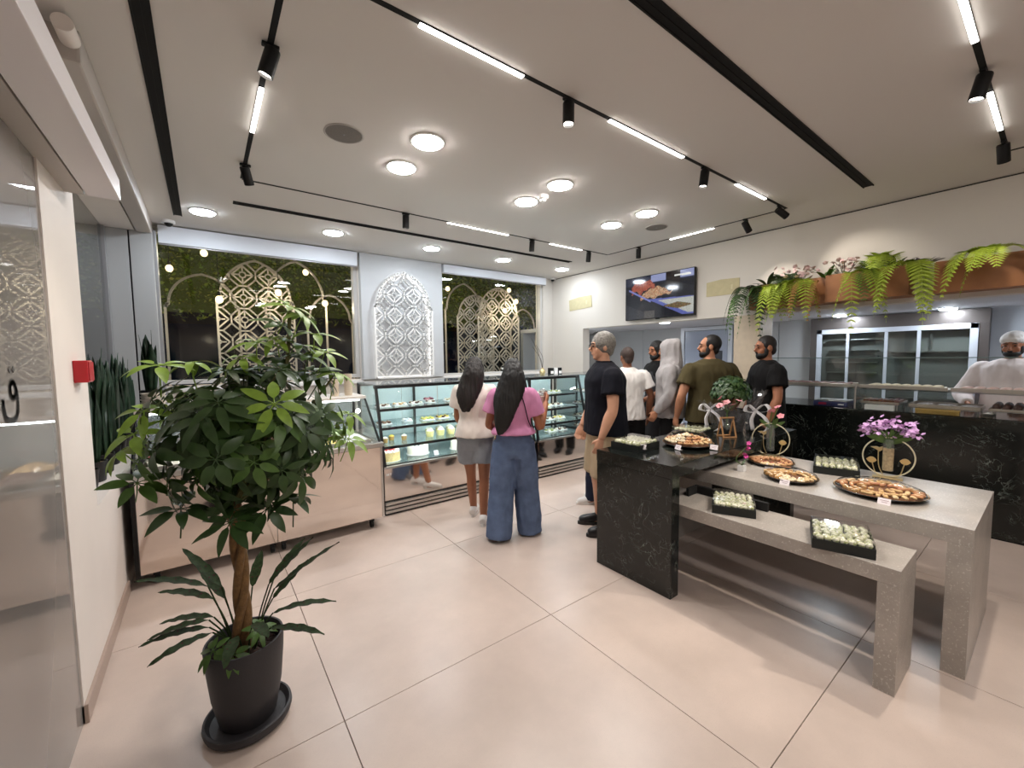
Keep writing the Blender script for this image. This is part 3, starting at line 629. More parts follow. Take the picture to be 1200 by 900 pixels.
bl = MB(); stroke(bl, [(x, z+.01) for x, z in P], .012, .062, .074, True); bl.build('backlight_strip', emis('halo_led', (1, .93, .84), 1.6), t)
for x, z in ((-.35, .1), (.35, .1), (-.35, .9), (.35, .9)): MB().tube([(x, .02, z), (x, .084, z)], .008, 8).build('standoff', M_steel, t)
M_latout = mat('lattice_cream', srgb(214, 204, 190), .6)
def outlat(x, w, hs, h, y, n, label):
    t = thing('arch_lattice', label, 'lattice screen', (x, y, 0)); 
    lattice_mesh(w, hs, h, n, .0185, .02).build('lattice', M_latout, t)
outlat(.62, .90, 2.37, 2.90, 6.65, 3, 'cream arched lattice screen outside the left window')
outlat(4.11, .78, 2.33, 2.70, 6.60, 3, 'lower cream arched lattice screen outside the right window, behind the taller one')
outlat(4.58, .94, 2.36, 2.87, 6.52, 3, 'taller cream arched lattice screen outside the right window')
def arch(x, w, hs, h, y, label):
    t = thing('garden_arch', label, 'arch frame', (x, y, 0)); m = MB(); stroke(m, archline(w, hs, h), .026, 0, .026, False); m.build('arch_bar', M_latout, t)
arch(.03, .78, 2.28, 2.68, 6.8, 'slim cream arch outline outside the left window, left of the lattice screen')
arch(1.14, .80, 2.46, 2.99, 6.8, 'tall slim cream arch outline outside the left window, right of the lattice screen')
arch(1.62, .66, 2.18, 2.55, 6.9, 'low slim cream arch outline at the right side of the left window')
arch(3.98, .80, 2.46, 2.93, 6.8, 'slim cream arch outline outside the right window, left of the lattice screens')
arch(5.32, .66, 2.16, 2.52, 6.7, 'small cream arch outline at the right edge of the right window')
# ---- outside: ground, planted canopy wall, bulbs, dark street
struct(MB().box(-9, 14, 6.0, 22, -.2, -.05).build('ground_outside', mat('night_paving', srgb(60, 58, 58), .7)))
hg = thing('green_wall', 'green planted wall lit by bulbs outside the back windows', 'green wall', (2.3, 8.2, 2.2))
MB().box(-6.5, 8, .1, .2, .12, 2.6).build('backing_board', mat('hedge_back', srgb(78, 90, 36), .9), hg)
m = MB(); rr = random.Random(3)
for k in range(26000):
    x, z = rr.uniform(-6.4, 7.9), rr.uniform(.0, 2.5); y = rr.uniform(-.06, .10)
    if z < .25 and rr.random() < .5: continue
    a = rr.uniform(0, 2*pi); tl = rr.uniform(-.9, .3); s = rr.uniform(.04, .09)
    d = Vector((cos(a)*.6, -abs(sin(a))*.8, tl)).normalized()*s; n = d.cross(Vector((rr.random(), .3, rr.random()))).normalized()*s*.3
    c = Vector((x, y, z)); m.cur = rr.randrange(3)
    m.add([c, c+d*.5+n, c+d, c+d*.5-n], [(0, 1, 2, 3)])
tag(m.build('foliage', [mat('hedge_a', srgb(130, 150, 52), .6), mat('hedge_b', srgb(112, 140, 50), .6), mat('hedge_c', srgb(146, 150, 60), .6)], hg), kind='stuff')
struct(MB().box(-9, 14, 6.02, 8.6, 3.9, 4.0).build('ceiling_outside', mat('night_soffit', srgb(40, 42, 38), .8)))
BL = [(-.31, 7.2, 2.79, 'left', 'farthest left, beside the corner column'), (.07, 6.95, 2.99, 'left', 'half hidden by the white blind'), (.19, 6.3, 2.31, 'left', 'at the left edge of the lattice'), (1.33, 7.1, 2.9, 'left', 'on the tall slim arch'), (.85, 6.4, 2.46, 'left', 'in front of the lattice'), (1.48, 6.6, 2.38, 'left', 'on the low slim arch at the right'),
      (3.9, 7.3, 2.9, 'right', 'under the slim arch'), (3.3, 6.45, 2.5, 'right', 'at the left edge of the pane'), (5.1, 6.9, 2.92, 'right', 'highest, near the blind'), (4.55, 6.3, 2.42, 'right', 'lowest, in front of the lattice'), (4.9, 6.4, 2.62, 'right', 'at the right edge of the taller lattice'), (-1.2, 6.6, 2.6, 'left', 'seen through the side glass behind the snake plants')]
for x, y, z, wn, wh in BL:
    t = thing('string_bulb', 'glowing festoon bulb outside the %s window, %s' % (wn, wh), 'light bulb', (x, y, z), group='festoon bulbs outside the windows')
    smoothang(MB().ell((0, 0, 0), (.042, .042, .048), 14, 10).build('bulb', emis('bulb_glow', (1.0, .74, .36), 2.6), t))
    MB().lathe([(.016, .04), (.018, .09)], n=10).build('socket', M_black, t)
    MB().tube([(0, 0, .09), (0, .0, 3.9-z)], .004, 5).build('cord', M_black, t)
    ld = bpy.data.lights.new('bulb_light', 'POINT'); ld.energy = 6; ld.color = (1, .84, .58); ld.shadow_soft_size = .045
    lo = bpy.data.objects.new('bulb_light', ld); COL.objects.link(lo); lo.parent = t; lo.location = (0, 0, -.06)
# dark shop front across the street
sb = thing('street_building', 'dark building across the street outside the left window', 'building', (.2, 12, 0))
MB().box(-6, 9, .2, .5, 0, 5).build('facade', mat('night_facade', srgb(40, 42, 48), .8), sb)
for x in (-3, -1.2, .6, 2.4, 4.2, 6): MB().bbox(x, x+1.3, .12, .2, .4, 2.4, .01).build('shop_window', mat('night_window', srgb(38, 52, 84), .1), sb)
for x in (-3.2, -1.4, .4, 2.2, 4.0, 5.8): MB().bbox(x, x+.16, .05, .2, 0, 3, .01).build('facade_post', mat('night_post', srgb(16, 16, 18), .6), sb)
# ================================================================ plants
def leafmat(name, c, rough=.42, var=.18, vs=25, spec=.4):
    return mat(name, c, rough, var=var, vscale=vs, spec=spec)
G_dark = leafmat('leaf_dark', srgb(50, 74, 34)); G_mid = leafmat('leaf_mid', srgb(72, 102, 42)); G_lite = leafmat('leaf_light', srgb(128, 160, 58))
def blade(m, base, d, up, L, w, n=6, droop=.3, fold=.15, wave=0, shape=None, two=0):
    """a leaf blade: strip of n segments along d, bending down, folded at its midrib"""
    d = d.normalized(); side = d.cross(up).normalized(); up = side.cross(d).normalized(); rows = []
    for k in range(n+1):
        t = k/n; prof = shape(t) if shape else sin(pi*min(1, t*.92+.04))**.8*(1 if t < .55 else 1)
        c = base+d*L*t*(1-.15*droop*t)-Vector((0, 0, 1))*L*droop*t*t
        ww = w*prof; wv = wave*sin(t*26)
        rows.append((c-side*ww+up*(ww*fold+wv), c, c+side*ww+up*(ww*fold-wv)))
    vs = [p for r in rows for p in r]; fs = []
    for k in range(n):
        a = k*3; fs += [(a, a+3, a+4, a+1), (a+1, a+4, a+5, a+2)]
    m.add(vs, fs)
    if two:
        c0 = m.cur; m.cur = two; m.add([p-up*.0015 for p in vs], [tuple(reversed(f)) for f in fs]); m.cur = c0
def palmate(seed, nl=7, L=.125, w=.027, g=0, droop=.35):
    r = random.Random(seed); m = MB(); m.cur = g
    for k in range(nl):
        a = 2*pi*(k+.5*r.random())/nl; el = r.uniform(-.25, .25)
        d = Vector((cos(a), sin(a), el))
        s = L*r.uniform(.75, 1.1)
        st = Vector((cos(a), sin(a), el*.5))*.02
        blade(m, st, d, Vector((0, 0, 1)), s, w*r.uniform(.85, 1.15), 6, droop*r.uniform(.6, 1.5), .18, shape=lambda t: max(.02, (sin(pi*t**.75))**.75))
        m.tube([(0, 0, 0), st*1.1], .0022, 4, cap=False)
    m.tube([(0, 0, 0), (0, 0, -.06), (.01, 0, -.13)], .0028, 4, cap=False)
    return m
LM = [palmate(s, nl, L, w).mesh('leaf', [mt], True) for s, nl, L, w, mt in ((1, 8, .112, .0195, G_dark), (2, 7, .108, .021, G_dark), (3, 8, .105, .0185, G_mid), (4, 7, .10, .0195, G_mid), (5, 6, .095, .017, G_lite), (6, 7, .10, .018, G_lite))]
PX, PY = .08, 2.05
tree = thing('potted_umbrella_tree', 'tall umbrella tree with braided trunk in a charcoal pot by the left wall', 'potted tree', (PX, PY, 0))
M_pot = mat('charcoal_pot', srgb(44, 42, 45), .55, bump=.06, bs=120)
smoothang(MB().lathe([(.001, .012), (.145, .012), (.160, .016), (.166, .035), (.164, .05), (.155, .052), (.147, .04), (.14, .03), (.001, .028)], n=44, cap=False).lathe([(.12, 0), (.160, .016)], n=44, cap=False).build('saucer', M_pot, tree), 50)
smoothang(MB().lathe([(.001, .03), (.100, .03), (.107, .04), (.130, .16), (.143, .30), (.147, .372), (.145, .379), (.138, .379), (.135, .372), (.131, .31), (.001, .30)], n=44, cap=False).build('pot', M_pot, tree), 50)
m = MB(); r = random.Random(5)
for k in range(120): a, q = r.uniform(0, 2*pi), .115*math.sqrt(r.random()); m.ell((q*cos(a), q*sin(a), .318), (r.uniform(.012, .022),)*2+(r.uniform(.006, .014),), 6, 4)
m.lathe([(.131, .308), (.001, .32)], n=30, cap=False)
tag(m.build('bark_soil', mat('bark_soil', srgb(48, 30, 22), .9, var=.3, vscale=60), tree, True), kind='stuff')
M_bark = mat('trunk_bark', srgb(112, 82, 46), .8, bump=.6, bs=70, var=.25, vscale=40)
for q in range(3):
    pts = []; 
    for k in range(25):
        t = k/24; a = 2*pi*q/3+t*7.5; rr_ = .017*(1+.15*sin(t*9))
        pts.append((-.012+rr_*cos(a)+.012*sin(t*3), rr_*sin(a), .30+t*.68))
    smoothang(MB().tube(pts, [.019-.004*k/24 for k in range(25)], 8).build('trunk_stem', M_bark, tree), 60)
r = random.Random(11); Cn = Vector((.075, .0, 1.27))
cl = []
def clus(p, n, v, s=1.0):
    n = n.normalized(); q = Vector((0, 0, 1)).rotation_difference(n).to_matrix().to_4x4() @ rot(r.uniform(0, 6.28))
    o = link('leaf', LM[v], tree); o.matrix_local = tr(*p) @ q @ Matrix.Scale(s, 4); cl.append(p)
N = 0
while N < 138:
    u = Vector((r.gauss(0, 1), r.gauss(0, 1), r.gauss(0, 1))).normalized(); q = r.uniform(.52, 1.0)
    p = Cn+Vector((u.x*.38*q, u.y*.35*q, u.z*.34*q))
    if p.z < 1.02 and (p.x**2+p.y**2) < .05 and r.random() < .6: continue
    if p.z < 1.16: f_ = .62+.38*max(0, (p.z-.94)/.22); p.x = .03+(p.x-.03)*f_; p.y *= f_
    if p.z > 1.42 and r.random() < .45: continue
    out = Vector((u.x, u.y, max(.15, u.z*.8+.55)))
    if q > .75: out.z -= .15
    lite = (q > .88 and r.random() < .16)
    clus(p, out+Vector((r.gauss(0, .2), r.gauss(0, .2), 0)), r.choice((4, 5)) if lite else r.choice((0, 0, 1, 1, 2, 3)), r.uniform(.75, 1.1)); N += 1
for p, v in (((.235, .0, 1.80), 5), ((.20, .02, 1.72), 3), ((.28, -.02, 1.76), 4), ((.33, .0, 1.68), 5), ((.25, .02, 1.64), 3), ((.38, .05, 1.60), 5), ((.42, .02, 1.50), 4), ((.17, .0, 1.66), 4), ((.10, -.02, 1.64), 5), ((.05, .03, 1.58), 4), ((.30, 0, 1.58), 2), ((.20, .05, 1.58), 1), ((.12, .06, 1.52), 0), ((.33, .05, 1.50), 2),
             ((-.30, -.02, 1.30), 5), ((-.27, 0, 1.38), 4), ((-.22, .0, 1.55), 5), ((-.34, .0, 1.24), 4), ((-.12, .02, 1.56), 4), ((.47, .02, 1.30), 4), ((.46, .0, 1.18), 5), ((-.30, -.03, 1.12), 3), ((-.18, -.05, 1.0), 1), ((.1, -.1, .95), 0), ((-.03, -.12, .93), 0), ((.2, -.08, .97), 1)):
    clus(Vector(p), Vector((p[0]*.7+r.gauss(0, .25), r.gauss(0, .2)-.25, .9)), v, r.uniform(.9, 1.1))
for k in range(16):
    e = r.choice(cl); s = Vector((-.01, 0, .96)); mid = s*.45+e*.55+Vector((r.gauss(0, .03), r.gauss(0, .03), .03))
    smoothang(MB().tube(cat([s, mid, e], 5), [.009-.0005*k2 for k2 in range(11)], 6).build('branch', mat('branch_green', srgb(84, 84, 44), .7), tree))
smoothang(MB().tube(cat([(0, 0, .97), (.08, .0, 1.25), (.20, 0, 1.5), (.235, 0, 1.78)], 6), .008, 6).build('branch', mat('branch_green', srgb(84, 84, 44), .7), tree))
for p in ((-.11, -.06, .40), (.05, -.07, .43), (-.05, -.10, .38)): clus(Vector(p), Vector((p[0], p[1]*2, .25)), 2, .62)
# calathea in the same pot
cal = thing('calathea_plant', 'wavy dark calathea with maroon undersides growing in the charcoal pot', 'plant', (PX, PY, .32))
C_top = leafmat('calathea_green', srgb(46, 60, 34), .6, .4, 60, .12); C_un = leafmat('calathea_maroon', srgb(70, 26, 32), .6, .2, 30, .12)
spec = [(-165, .30, .30, .06), (-175, .20, .27, .03), (165, .24, .30, .10), (150, .16, .24, .10), (180, .10, .24, -.03), (-150, .08, .25, -.02), (125, .20, .30, .14), (205, .12, .22, -.04), (20, .22, .34, .10), (8, .10, .30, .02), (35, .26, .24, .16), (-8, .03, .26, -.03), (50, .12, .22, .12), (70, .2, .26, .12), (110, .18, .2, .12), (-40, .12, .2, .02), (-120, .1, .24, .0), (-70, .08, .2, -.02)]
for a, h, L, rise in spec:
    a = RAD(a)-.64+r.uniform(-.1, .1); d = Vector((cos(a), sin(a), 0)); m = MB(); st = Vector((d.x*.04, d.y*.04, 0)); tip = Vector((d.x*.12, d.y*.12, .08+h*.75))
    m.cur = 0; m.tube(cat([st, st*.6+tip*.4+Vector((0, 0, .03)), tip], 4), .0032, 5, cap=False)
    blade(m, tip, d+Vector((0, 0, rise*4+.25)), Vector((0, 0, 1)), L*.95, .023, 14, .2 if rise < .1 else .05, .25, wave=.003, shape=lambda t: max(.03, sin(pi*t**.85)**.7), two=1)
    m.build('leaf', [C_top, C_un], cal, True)
# snake plants on the ledge
S_g = leafmat('snake_leaf', srgb(30, 52, 34), .4, .45, 14)
def snake(x, y, z, hh, seed, label, n=8):
    r = random.Random(seed); t = thing('snake_plant', label, 'potted plant', (x, y, z), group='snake plants on the left ledge')
    smoothang(MB().lathe([(.001, 0), (.058, 0), (.062, .005), (.074, .125), (.076, .13), (.07, .13), (.066, .115), (.001, .112)], n=22, cap=False).build('pot', mat('black_plastic', srgb(20, 20, 22), .45), t), 50)
    MB().lathe([(.066, .118), (.001, .122)], n=16, cap=False).build('soil', mat('dry_soil', srgb(112, 92, 62), .9, var=.3, vscale=60), t)
    for k in range(n):
        a = 2*pi*k/n+r.random(); h = hh*r.uniform(.72, 1.05); ln = r.uniform(.0, .045); tw = r.uniform(-1.2, 1.2); m = MB(); rings = []
        for q in range(9):
            s = q/8; w = .037*(1 if s < .1 else 1)*max(.04, (1-s**4))*(.75+.5*min(1, s*2)); aa = a+tw*s
            c = Vector((cos(a)*(.025+ln*s*s), sin(a)*(.025+ln*s*s), .115+h*s)); sd = Vector((-sin(aa), cos(aa), 0)); nn = Vector((cos(aa), sin(aa), 0))
            rings.append([c-sd*w, c-nn*.007*(1-s*.8), c+sd*w, c+nn*.002])
        m.loft(rings); m.build('leaf', S_g, t, True)
ORD = ('right beside the white post', 'second from the white post', 'third from the white post', 'fourth from the white post', 'fifth from the white post', 'sixth from the white post', 'behind the gelato cabinet end', 'next to last before the corner', 'farthest, in front of the corner column')
for k in range(9): snake(XL-.115, 3.13+k*.27, .80, (.62, .70, .68, .72, .66, .70, .64, .70, .62)[k], 20+k, 'snake plant in a black pot on the ledge, '+ORD[k], 7)
snake(-.36, 4.47, 1.195+.0, .50, 40, 'snake plant in a black pot at the left end of the gelato cabinet top', 6)
# ---- planter of ferns on the right wall
M_wood = mat('planter_oak', srgb(150, 98, 56), .5, var=.22, vscale=5)
pl = thing('wooden_planter', 'long oak planter beam on the right wall above the counter', 'planter', (5.16, .4, 2.07))
for y0, y1 in ((-1.9, .70), (.86, 1.46), (1.47, 2.22)):
    xx = -.02 if y0 != .86 else -.10
    MB().bbox(xx-.02, xx, y0-.4, y1-.4, 0, .27, .003).build('front_board', M_wood, pl)
    for e in (y0, y1): MB().bbox(xx-.02, .135, e-.4-.009, e-.4+.009, .0, .265, .003).build('end_board', M_wood, pl)
    MB().bbox(xx, .135, y0-.4, y1-.4, .0, .02, .003).build('bottom_board', M_wood, pl)
    MB().bbox(xx, .135, y0-.39, y1-.41, .2, .215, .003).build('soil', mat('dry_soil', srgb(112, 92, 62), .9), pl)
F_y = leafmat('fern_yellow', srgb(158, 178, 58), .5); F_g = leafmat('fern_green', srgb(70, 110, 36), .5); F_d = leafmat('fern_dark', srgb(48, 66, 34), .5); F_br = leafmat('fern_brown', srgb(150, 110, 50), .6)
def frond(m, base, d, L, droop, w=.115, n=19, rise=.5):
    d = Vector((d.x, d.y, 0)).normalized(); pts = []
    for k in range(n+1):
        t = k/n; pts.append(base+d*L*.62*(t-.25*t*t)*1.1+Vector((0, 0, rise*L*t*(1-t)*1.2-droop*L*t*t)))
    m.tube(pts, [.0028*(1-.7*k/n) for k in range(n+1)], 4, cap=False)
    for k in range(1, n):
        t = k/n; tg = (pts[k+1]-pts[k-1]).normalized(); side = tg.cross(Vector((0, 0, 1)));
        side = side.normalized() if side.length > .05 else Vector((-d.y, d.x, 0)); nrm = side.cross(tg)
        pl_ = w*sin(pi*(t*.9+.08))**.7*(1.1-.4*t)
        for s in (-1, 1):
            a = pts[k]; dd = (side*s+tg*.6).normalized(); q = tg*(L/n)*.42
            m.add([a-q*.5, a+dd*pl_*.5-q+nrm*.003, a+dd*pl_, a+dd*pl_*.5+q+nrm*.003, a+q*.5], [(0, 1, 2, 3, 4)])
def fern(y, x, z, label, mt, n, L, seed, droop=(.5, 1.1), frontonly=True, w=.115, rise=.5):
    r = random.Random(seed); t = thing('fern', label, 'fern', (x, y, z), group='hanging plants in the wooden planter')
    for k in range(n):
        a = pi+r.uniform(-1.45, 1.45) if frontonly else r.uniform(0, 2*pi)
        m = MB(); frond(m, Vector((0, r.uniform(-.08, .08), 0)), Vector((cos(a), sin(a), 0)), L*r.uniform(.55, 1.1), r.uniform(*droop), w, rise=rise); m.build('frond', mt if r.random() < .85 else F_g, t)
fern(2.20, 5.10, 2.30, 'dark hanging fern at the far left end of the wooden planter', F_d, 9, .46, 1, (.7, 1.3))
fern(2.28, 5.06, 2.22, 'thin green trailing fern below the left end of the wooden planter', F_g, 7, .42, 12, (1.0, 1.5), w=.05)
fern(1.98, 5.04, 2.28, 'yellow green hanging fern, leftmost of the bright ferns in the planter', F_y, 8, .50, 2, (.7, 1.25))
fern(1.74, 5.04, 2.30, 'yellow green hanging fern left of the pink blossoms in the planter', F_y, 7, .46, 3, (.6, 1.2))
fern(1.60, 5.04, 2.27, 'brownish drying fern beside the pink blossoms in the planter', F_br, 9, .36, 4, (.6, 1.2), w=.055)
fern(1.22, 4.98, 2.30, 'bright hanging fern in front of the short wooden box', F_y, 6, .46, 5, (.8, 1.3))
fern(.84, 4.99, 2.32, 'bright hanging fern between the two wooden boards', F_y, 7, .48, 6, (.75, 1.3))
fern(.43, 5.02, 2.34, 'bright spreading fern at the right end of the planter', F_y, 8, .44, 7, (.35, 1.1))
fern(1.06, 5.12, 2.32, 'upright yellow green fern on top of the short wooden box', F_y, 9, .34, 8, (-.1, .4), False, rise=1.4)
fern(1.85, 5.14, 2.32, 'upright dark green fern at the left part of the planter', F_d, 10, .32, 9, (.0, .5), False, rise=1.2)
def rosette(y, x, z, label, mt, L, seed, n=12):
    r = random.Random(seed); t = thing('leafy_plant', label, 'plant', (x, y, z), group='leafy plants in the wooden planter')
    for k in range(n):
        a = r.uniform(0, 2*pi); m = MB(); blade(m, Vector((0, 0, 0)), Vector((cos(a), sin(a), r.uniform(.5, 1.8))), Vector((0, 0, 1)), L*r.uniform(.7, 1.1), .022, 7, .25, .25); m.build('leaf', mt, t, True)
rosette(.98, 5.14, 2.30, 'dark green strap leaved plant on top of the short wooden box', leafmat('strap_green', srgb(50, 92, 40), .4), .24, 3, 14)
rosette(2.05, 5.16, 2.32, 'dark strap leaved plant at the left end of the planter', F_d, .24, 4, 14)
rosette(1.50, 5.16, 2.30, 'green strap leaved plant behind the pink blossoms', F_g, .24, 5, 10)
rosette(.80, 5.18, 2.30, 'grey purple leaved plant at the right of the short wooden box', leafmat('grey_leaf', srgb(120, 112, 116), .5), .20, 6, 7)
def blossoms(t, pts, mt, s, name='blossom', r=None):
    r = r or random.Random(1); me = MB()
    for k in range(5):
        a = 2*pi*k/5; blade(me, Vector((0, 0, 0)), Vector((cos(a), sin(a), .5)), Vector((0, 0, 1)), s, s*.42, 3, .2, .1, shape=lambda t: sin(pi*(t*.85+.08)))
    me.ell((0, 0, s*.15), (s*.16,)*3, 6, 4)
    ms = me.mesh(name, mt, True)
    for p in pts:
        o = link(name, ms, t); o.location = p; o.rotation_euler = (r.uniform(-.9, .9), r.uniform(-.9, .9), r.uniform(0, 6))
M_pinkw = mat('blossom_pale_pink', srgb(226, 196, 196), .6)
for y, l, sd in ((1.70, 'cluster of pale pink blossoms at the left of the planter', 2), (1.33, 'cluster of pale pink blossoms left of the short wooden box', 3)):
    r = random.Random(sd); t = thing('blossom_spray', l, 'flowers', (5.10, y, 2.29), group='pale blossom sprays in the planter'); pts = [(r.gauss(-.02, .05), r.gauss(0, .09), r.uniform(.07, .19)) for _ in range(34)]
    st = MB()
    for p in pts[:12]: st.tube([(0, 0, 0), p], .0025, 4, cap=False)
    st.build('stems', F_d, t); blossoms(t, pts, M_pinkw, .028, r=r)
# ================================================================ people
def ring(c, rx, ry, X, Y, n=20, sq=1.0):
    out = []
    for k in range(n):
        a = 2*pi*k/n; ca, sa = cos(a), sin(a)
        out.append(c+X*(rx*math.copysign(abs(ca)**sq, ca))+Y*(ry*math.copysign(abs(sa)**sq, sa)))
    return out
def interp(secs, n=5):
    """smooth the (centre, rx, ry) sections"""
    C = cat([s[0] for s in secs], n); A = cat([(s[1], s[2], 0) for s in secs], n); return [(c, a.x, a.y) for c, a in zip(C, A)]
def torso(m, secs, X=Vector((1, 0, 0)), Y=Vector((0, 1, 0)), sq=.85):
    m.loft([ring(c, a, b, X, Y, 24, sq) for c, a, b in interp(secs)])
def limb(m, pts, rad, n=14, sub=4):
    P = cat(pts, sub); R_ = [v.x for v in cat([(x, 0, 0) for x in rad], sub)]; m.tube(P, R_, n); 
def fuse(mb, name, mt, parent, vox=.011, sm=4, wr=0, wfreq=14, seed=0, wdir=None):
    """voxel-fuse overlapping closed pieces into one continuous surface"""
    me = mb.mesh(name, mt); o = link(name, me, parent)
    r = o.modifiers.new('r', 'REMESH'); r.mode = 'VOXEL'; r.voxel_size = vox; r.use_smooth_shade = True
    s = o.modifiers.new('s', 'SMOOTH'); s.factor = .5; s.iterations = sm
    FUSE.append((o, mt, wr, wfreq, seed, wdir)); return o
FUSE = []
def fuse_all():
    import numpy as np
    from mathutils import noise
    N = noise.noise
    dg = bpy.context.evaluated_depsgraph_get()
    new = [(f, bpy.data.meshes.new_from_object(f[0].evaluated_get(dg))) for f in FUSE]
    for (o, mt, wr, wf, seed, wd), out in new:
        o.modifiers.clear(); old = o.data; out.name = old.name; o.data = out; bpy.data.meshes.remove(old)
        if wr:
            n = len(out.vertices); co = np.empty(n*3, 'f'); no = np.empty(n*3, 'f'); out.vertices.foreach_get('co', co); out.vertex_normals.foreach_get('vector', no)
            co = co.reshape(-1, 3); no = no.reshape(-1, 3); w = np.array(wd or (1, 1, .45))*wf
            P = (co*w+np.array((0, 0, seed))).tolist()
            q = np.array([N(p) for p in P]); q2 = np.array([N((p[0]*2.3+3, p[1]*2.3+1, p[2]*2.3+7)) for p in P])
            co += no*(wr*((1-np.abs(q)*2.2)*.8+q2*.5-.3))[:, None]; out.vertices.foreach_set('co', co.ravel().astype('f'))
        out.materials.clear(); out.materials.append(mt)
        out.polygons.foreach_set('use_smooth', [True]*len(out.polygons)); out.update()
def fabric(name, c, var=.06, rough=.85): return mat('cloth_'+name, c, rough, bump=.15, bs=500, var=var, vscale=9, spec=.2)
SKIN = {k: mat('skin_'+k, srgb(*c), .5, var=.05, vscale=18, spec=.35) for k, c in dict(light=(206, 156, 128), mid=(182, 128, 98), tan=(160, 106, 78), dark=(138, 90, 66)).items()}
H_black = mat('hair_black', srgb(13, 11, 11), .6, var=.3, vscale=40); H_dark = mat('hair_dark_brown', srgb(24, 17, 15), .6, var=.3, vscale=50)
H_grey = mat('hair_grey', srgb(128, 124, 118), .55, bump=.5, bs=120, var=.35, vscale=60); H_shave = mat('hair_shaved', srgb(58, 44, 38), .7, var=.2, vscale=60)
def hand(m, w, d, side, curl=.5, s=1.0, palmn=None):
    """palm and five fingers leaving the wrist w along d; palmn = palm normal"""
    d = d.normalized(); pn = (palmn or Vector((side, 0, 0))); pn = (pn-d*pn.dot(d)).normalized(); ac = d.cross(pn).normalized()
    pc = w+d*.045*s
    m.loft([ring(w+d*t*s, .030*s*k, .014*s*k, ac, pn, 12, .8) for t, k in ((-.01, .8), (.015, .95), (.045, 1.25), (.075, 1.32), (.088, 1.2))])
    for i, (o, L) in enumerate(((-.030, .062), (-.010, .074), (.011, .070), (.030, .055))):
        b = w+d*.08*s+ac*o*s; c1 = d*cos(curl*.5)+pn*sin(curl*.5); c2 = d*cos(curl*1.2)+pn*sin(curl*1.2); c3 = d*cos(curl*1.9)+pn*sin(curl*1.9)
        p1 = b+c1*L*.45*s; p2 = p1+c2*L*.32*s; p3 = p2+c3*L*.26*s
        m.tube([b-d*.01, b, p1, p2, p3], [.0085*s, .009*s, .0085*s, .008*s, .006*s], 8)
    tb = w+d*.02*s-ac*.026*s; td = (d*.7-ac*.65+pn*.4).normalized(); t1 = tb+td*.035*s; t2 = t1+(d*.8-ac*.15+pn*.5).normalized()*.032*s
    m.tube([w+d*.012*s-ac*.012*s, tb, t1, t2], [.011*s, .0115*s, .010*s, .007*s], 8)
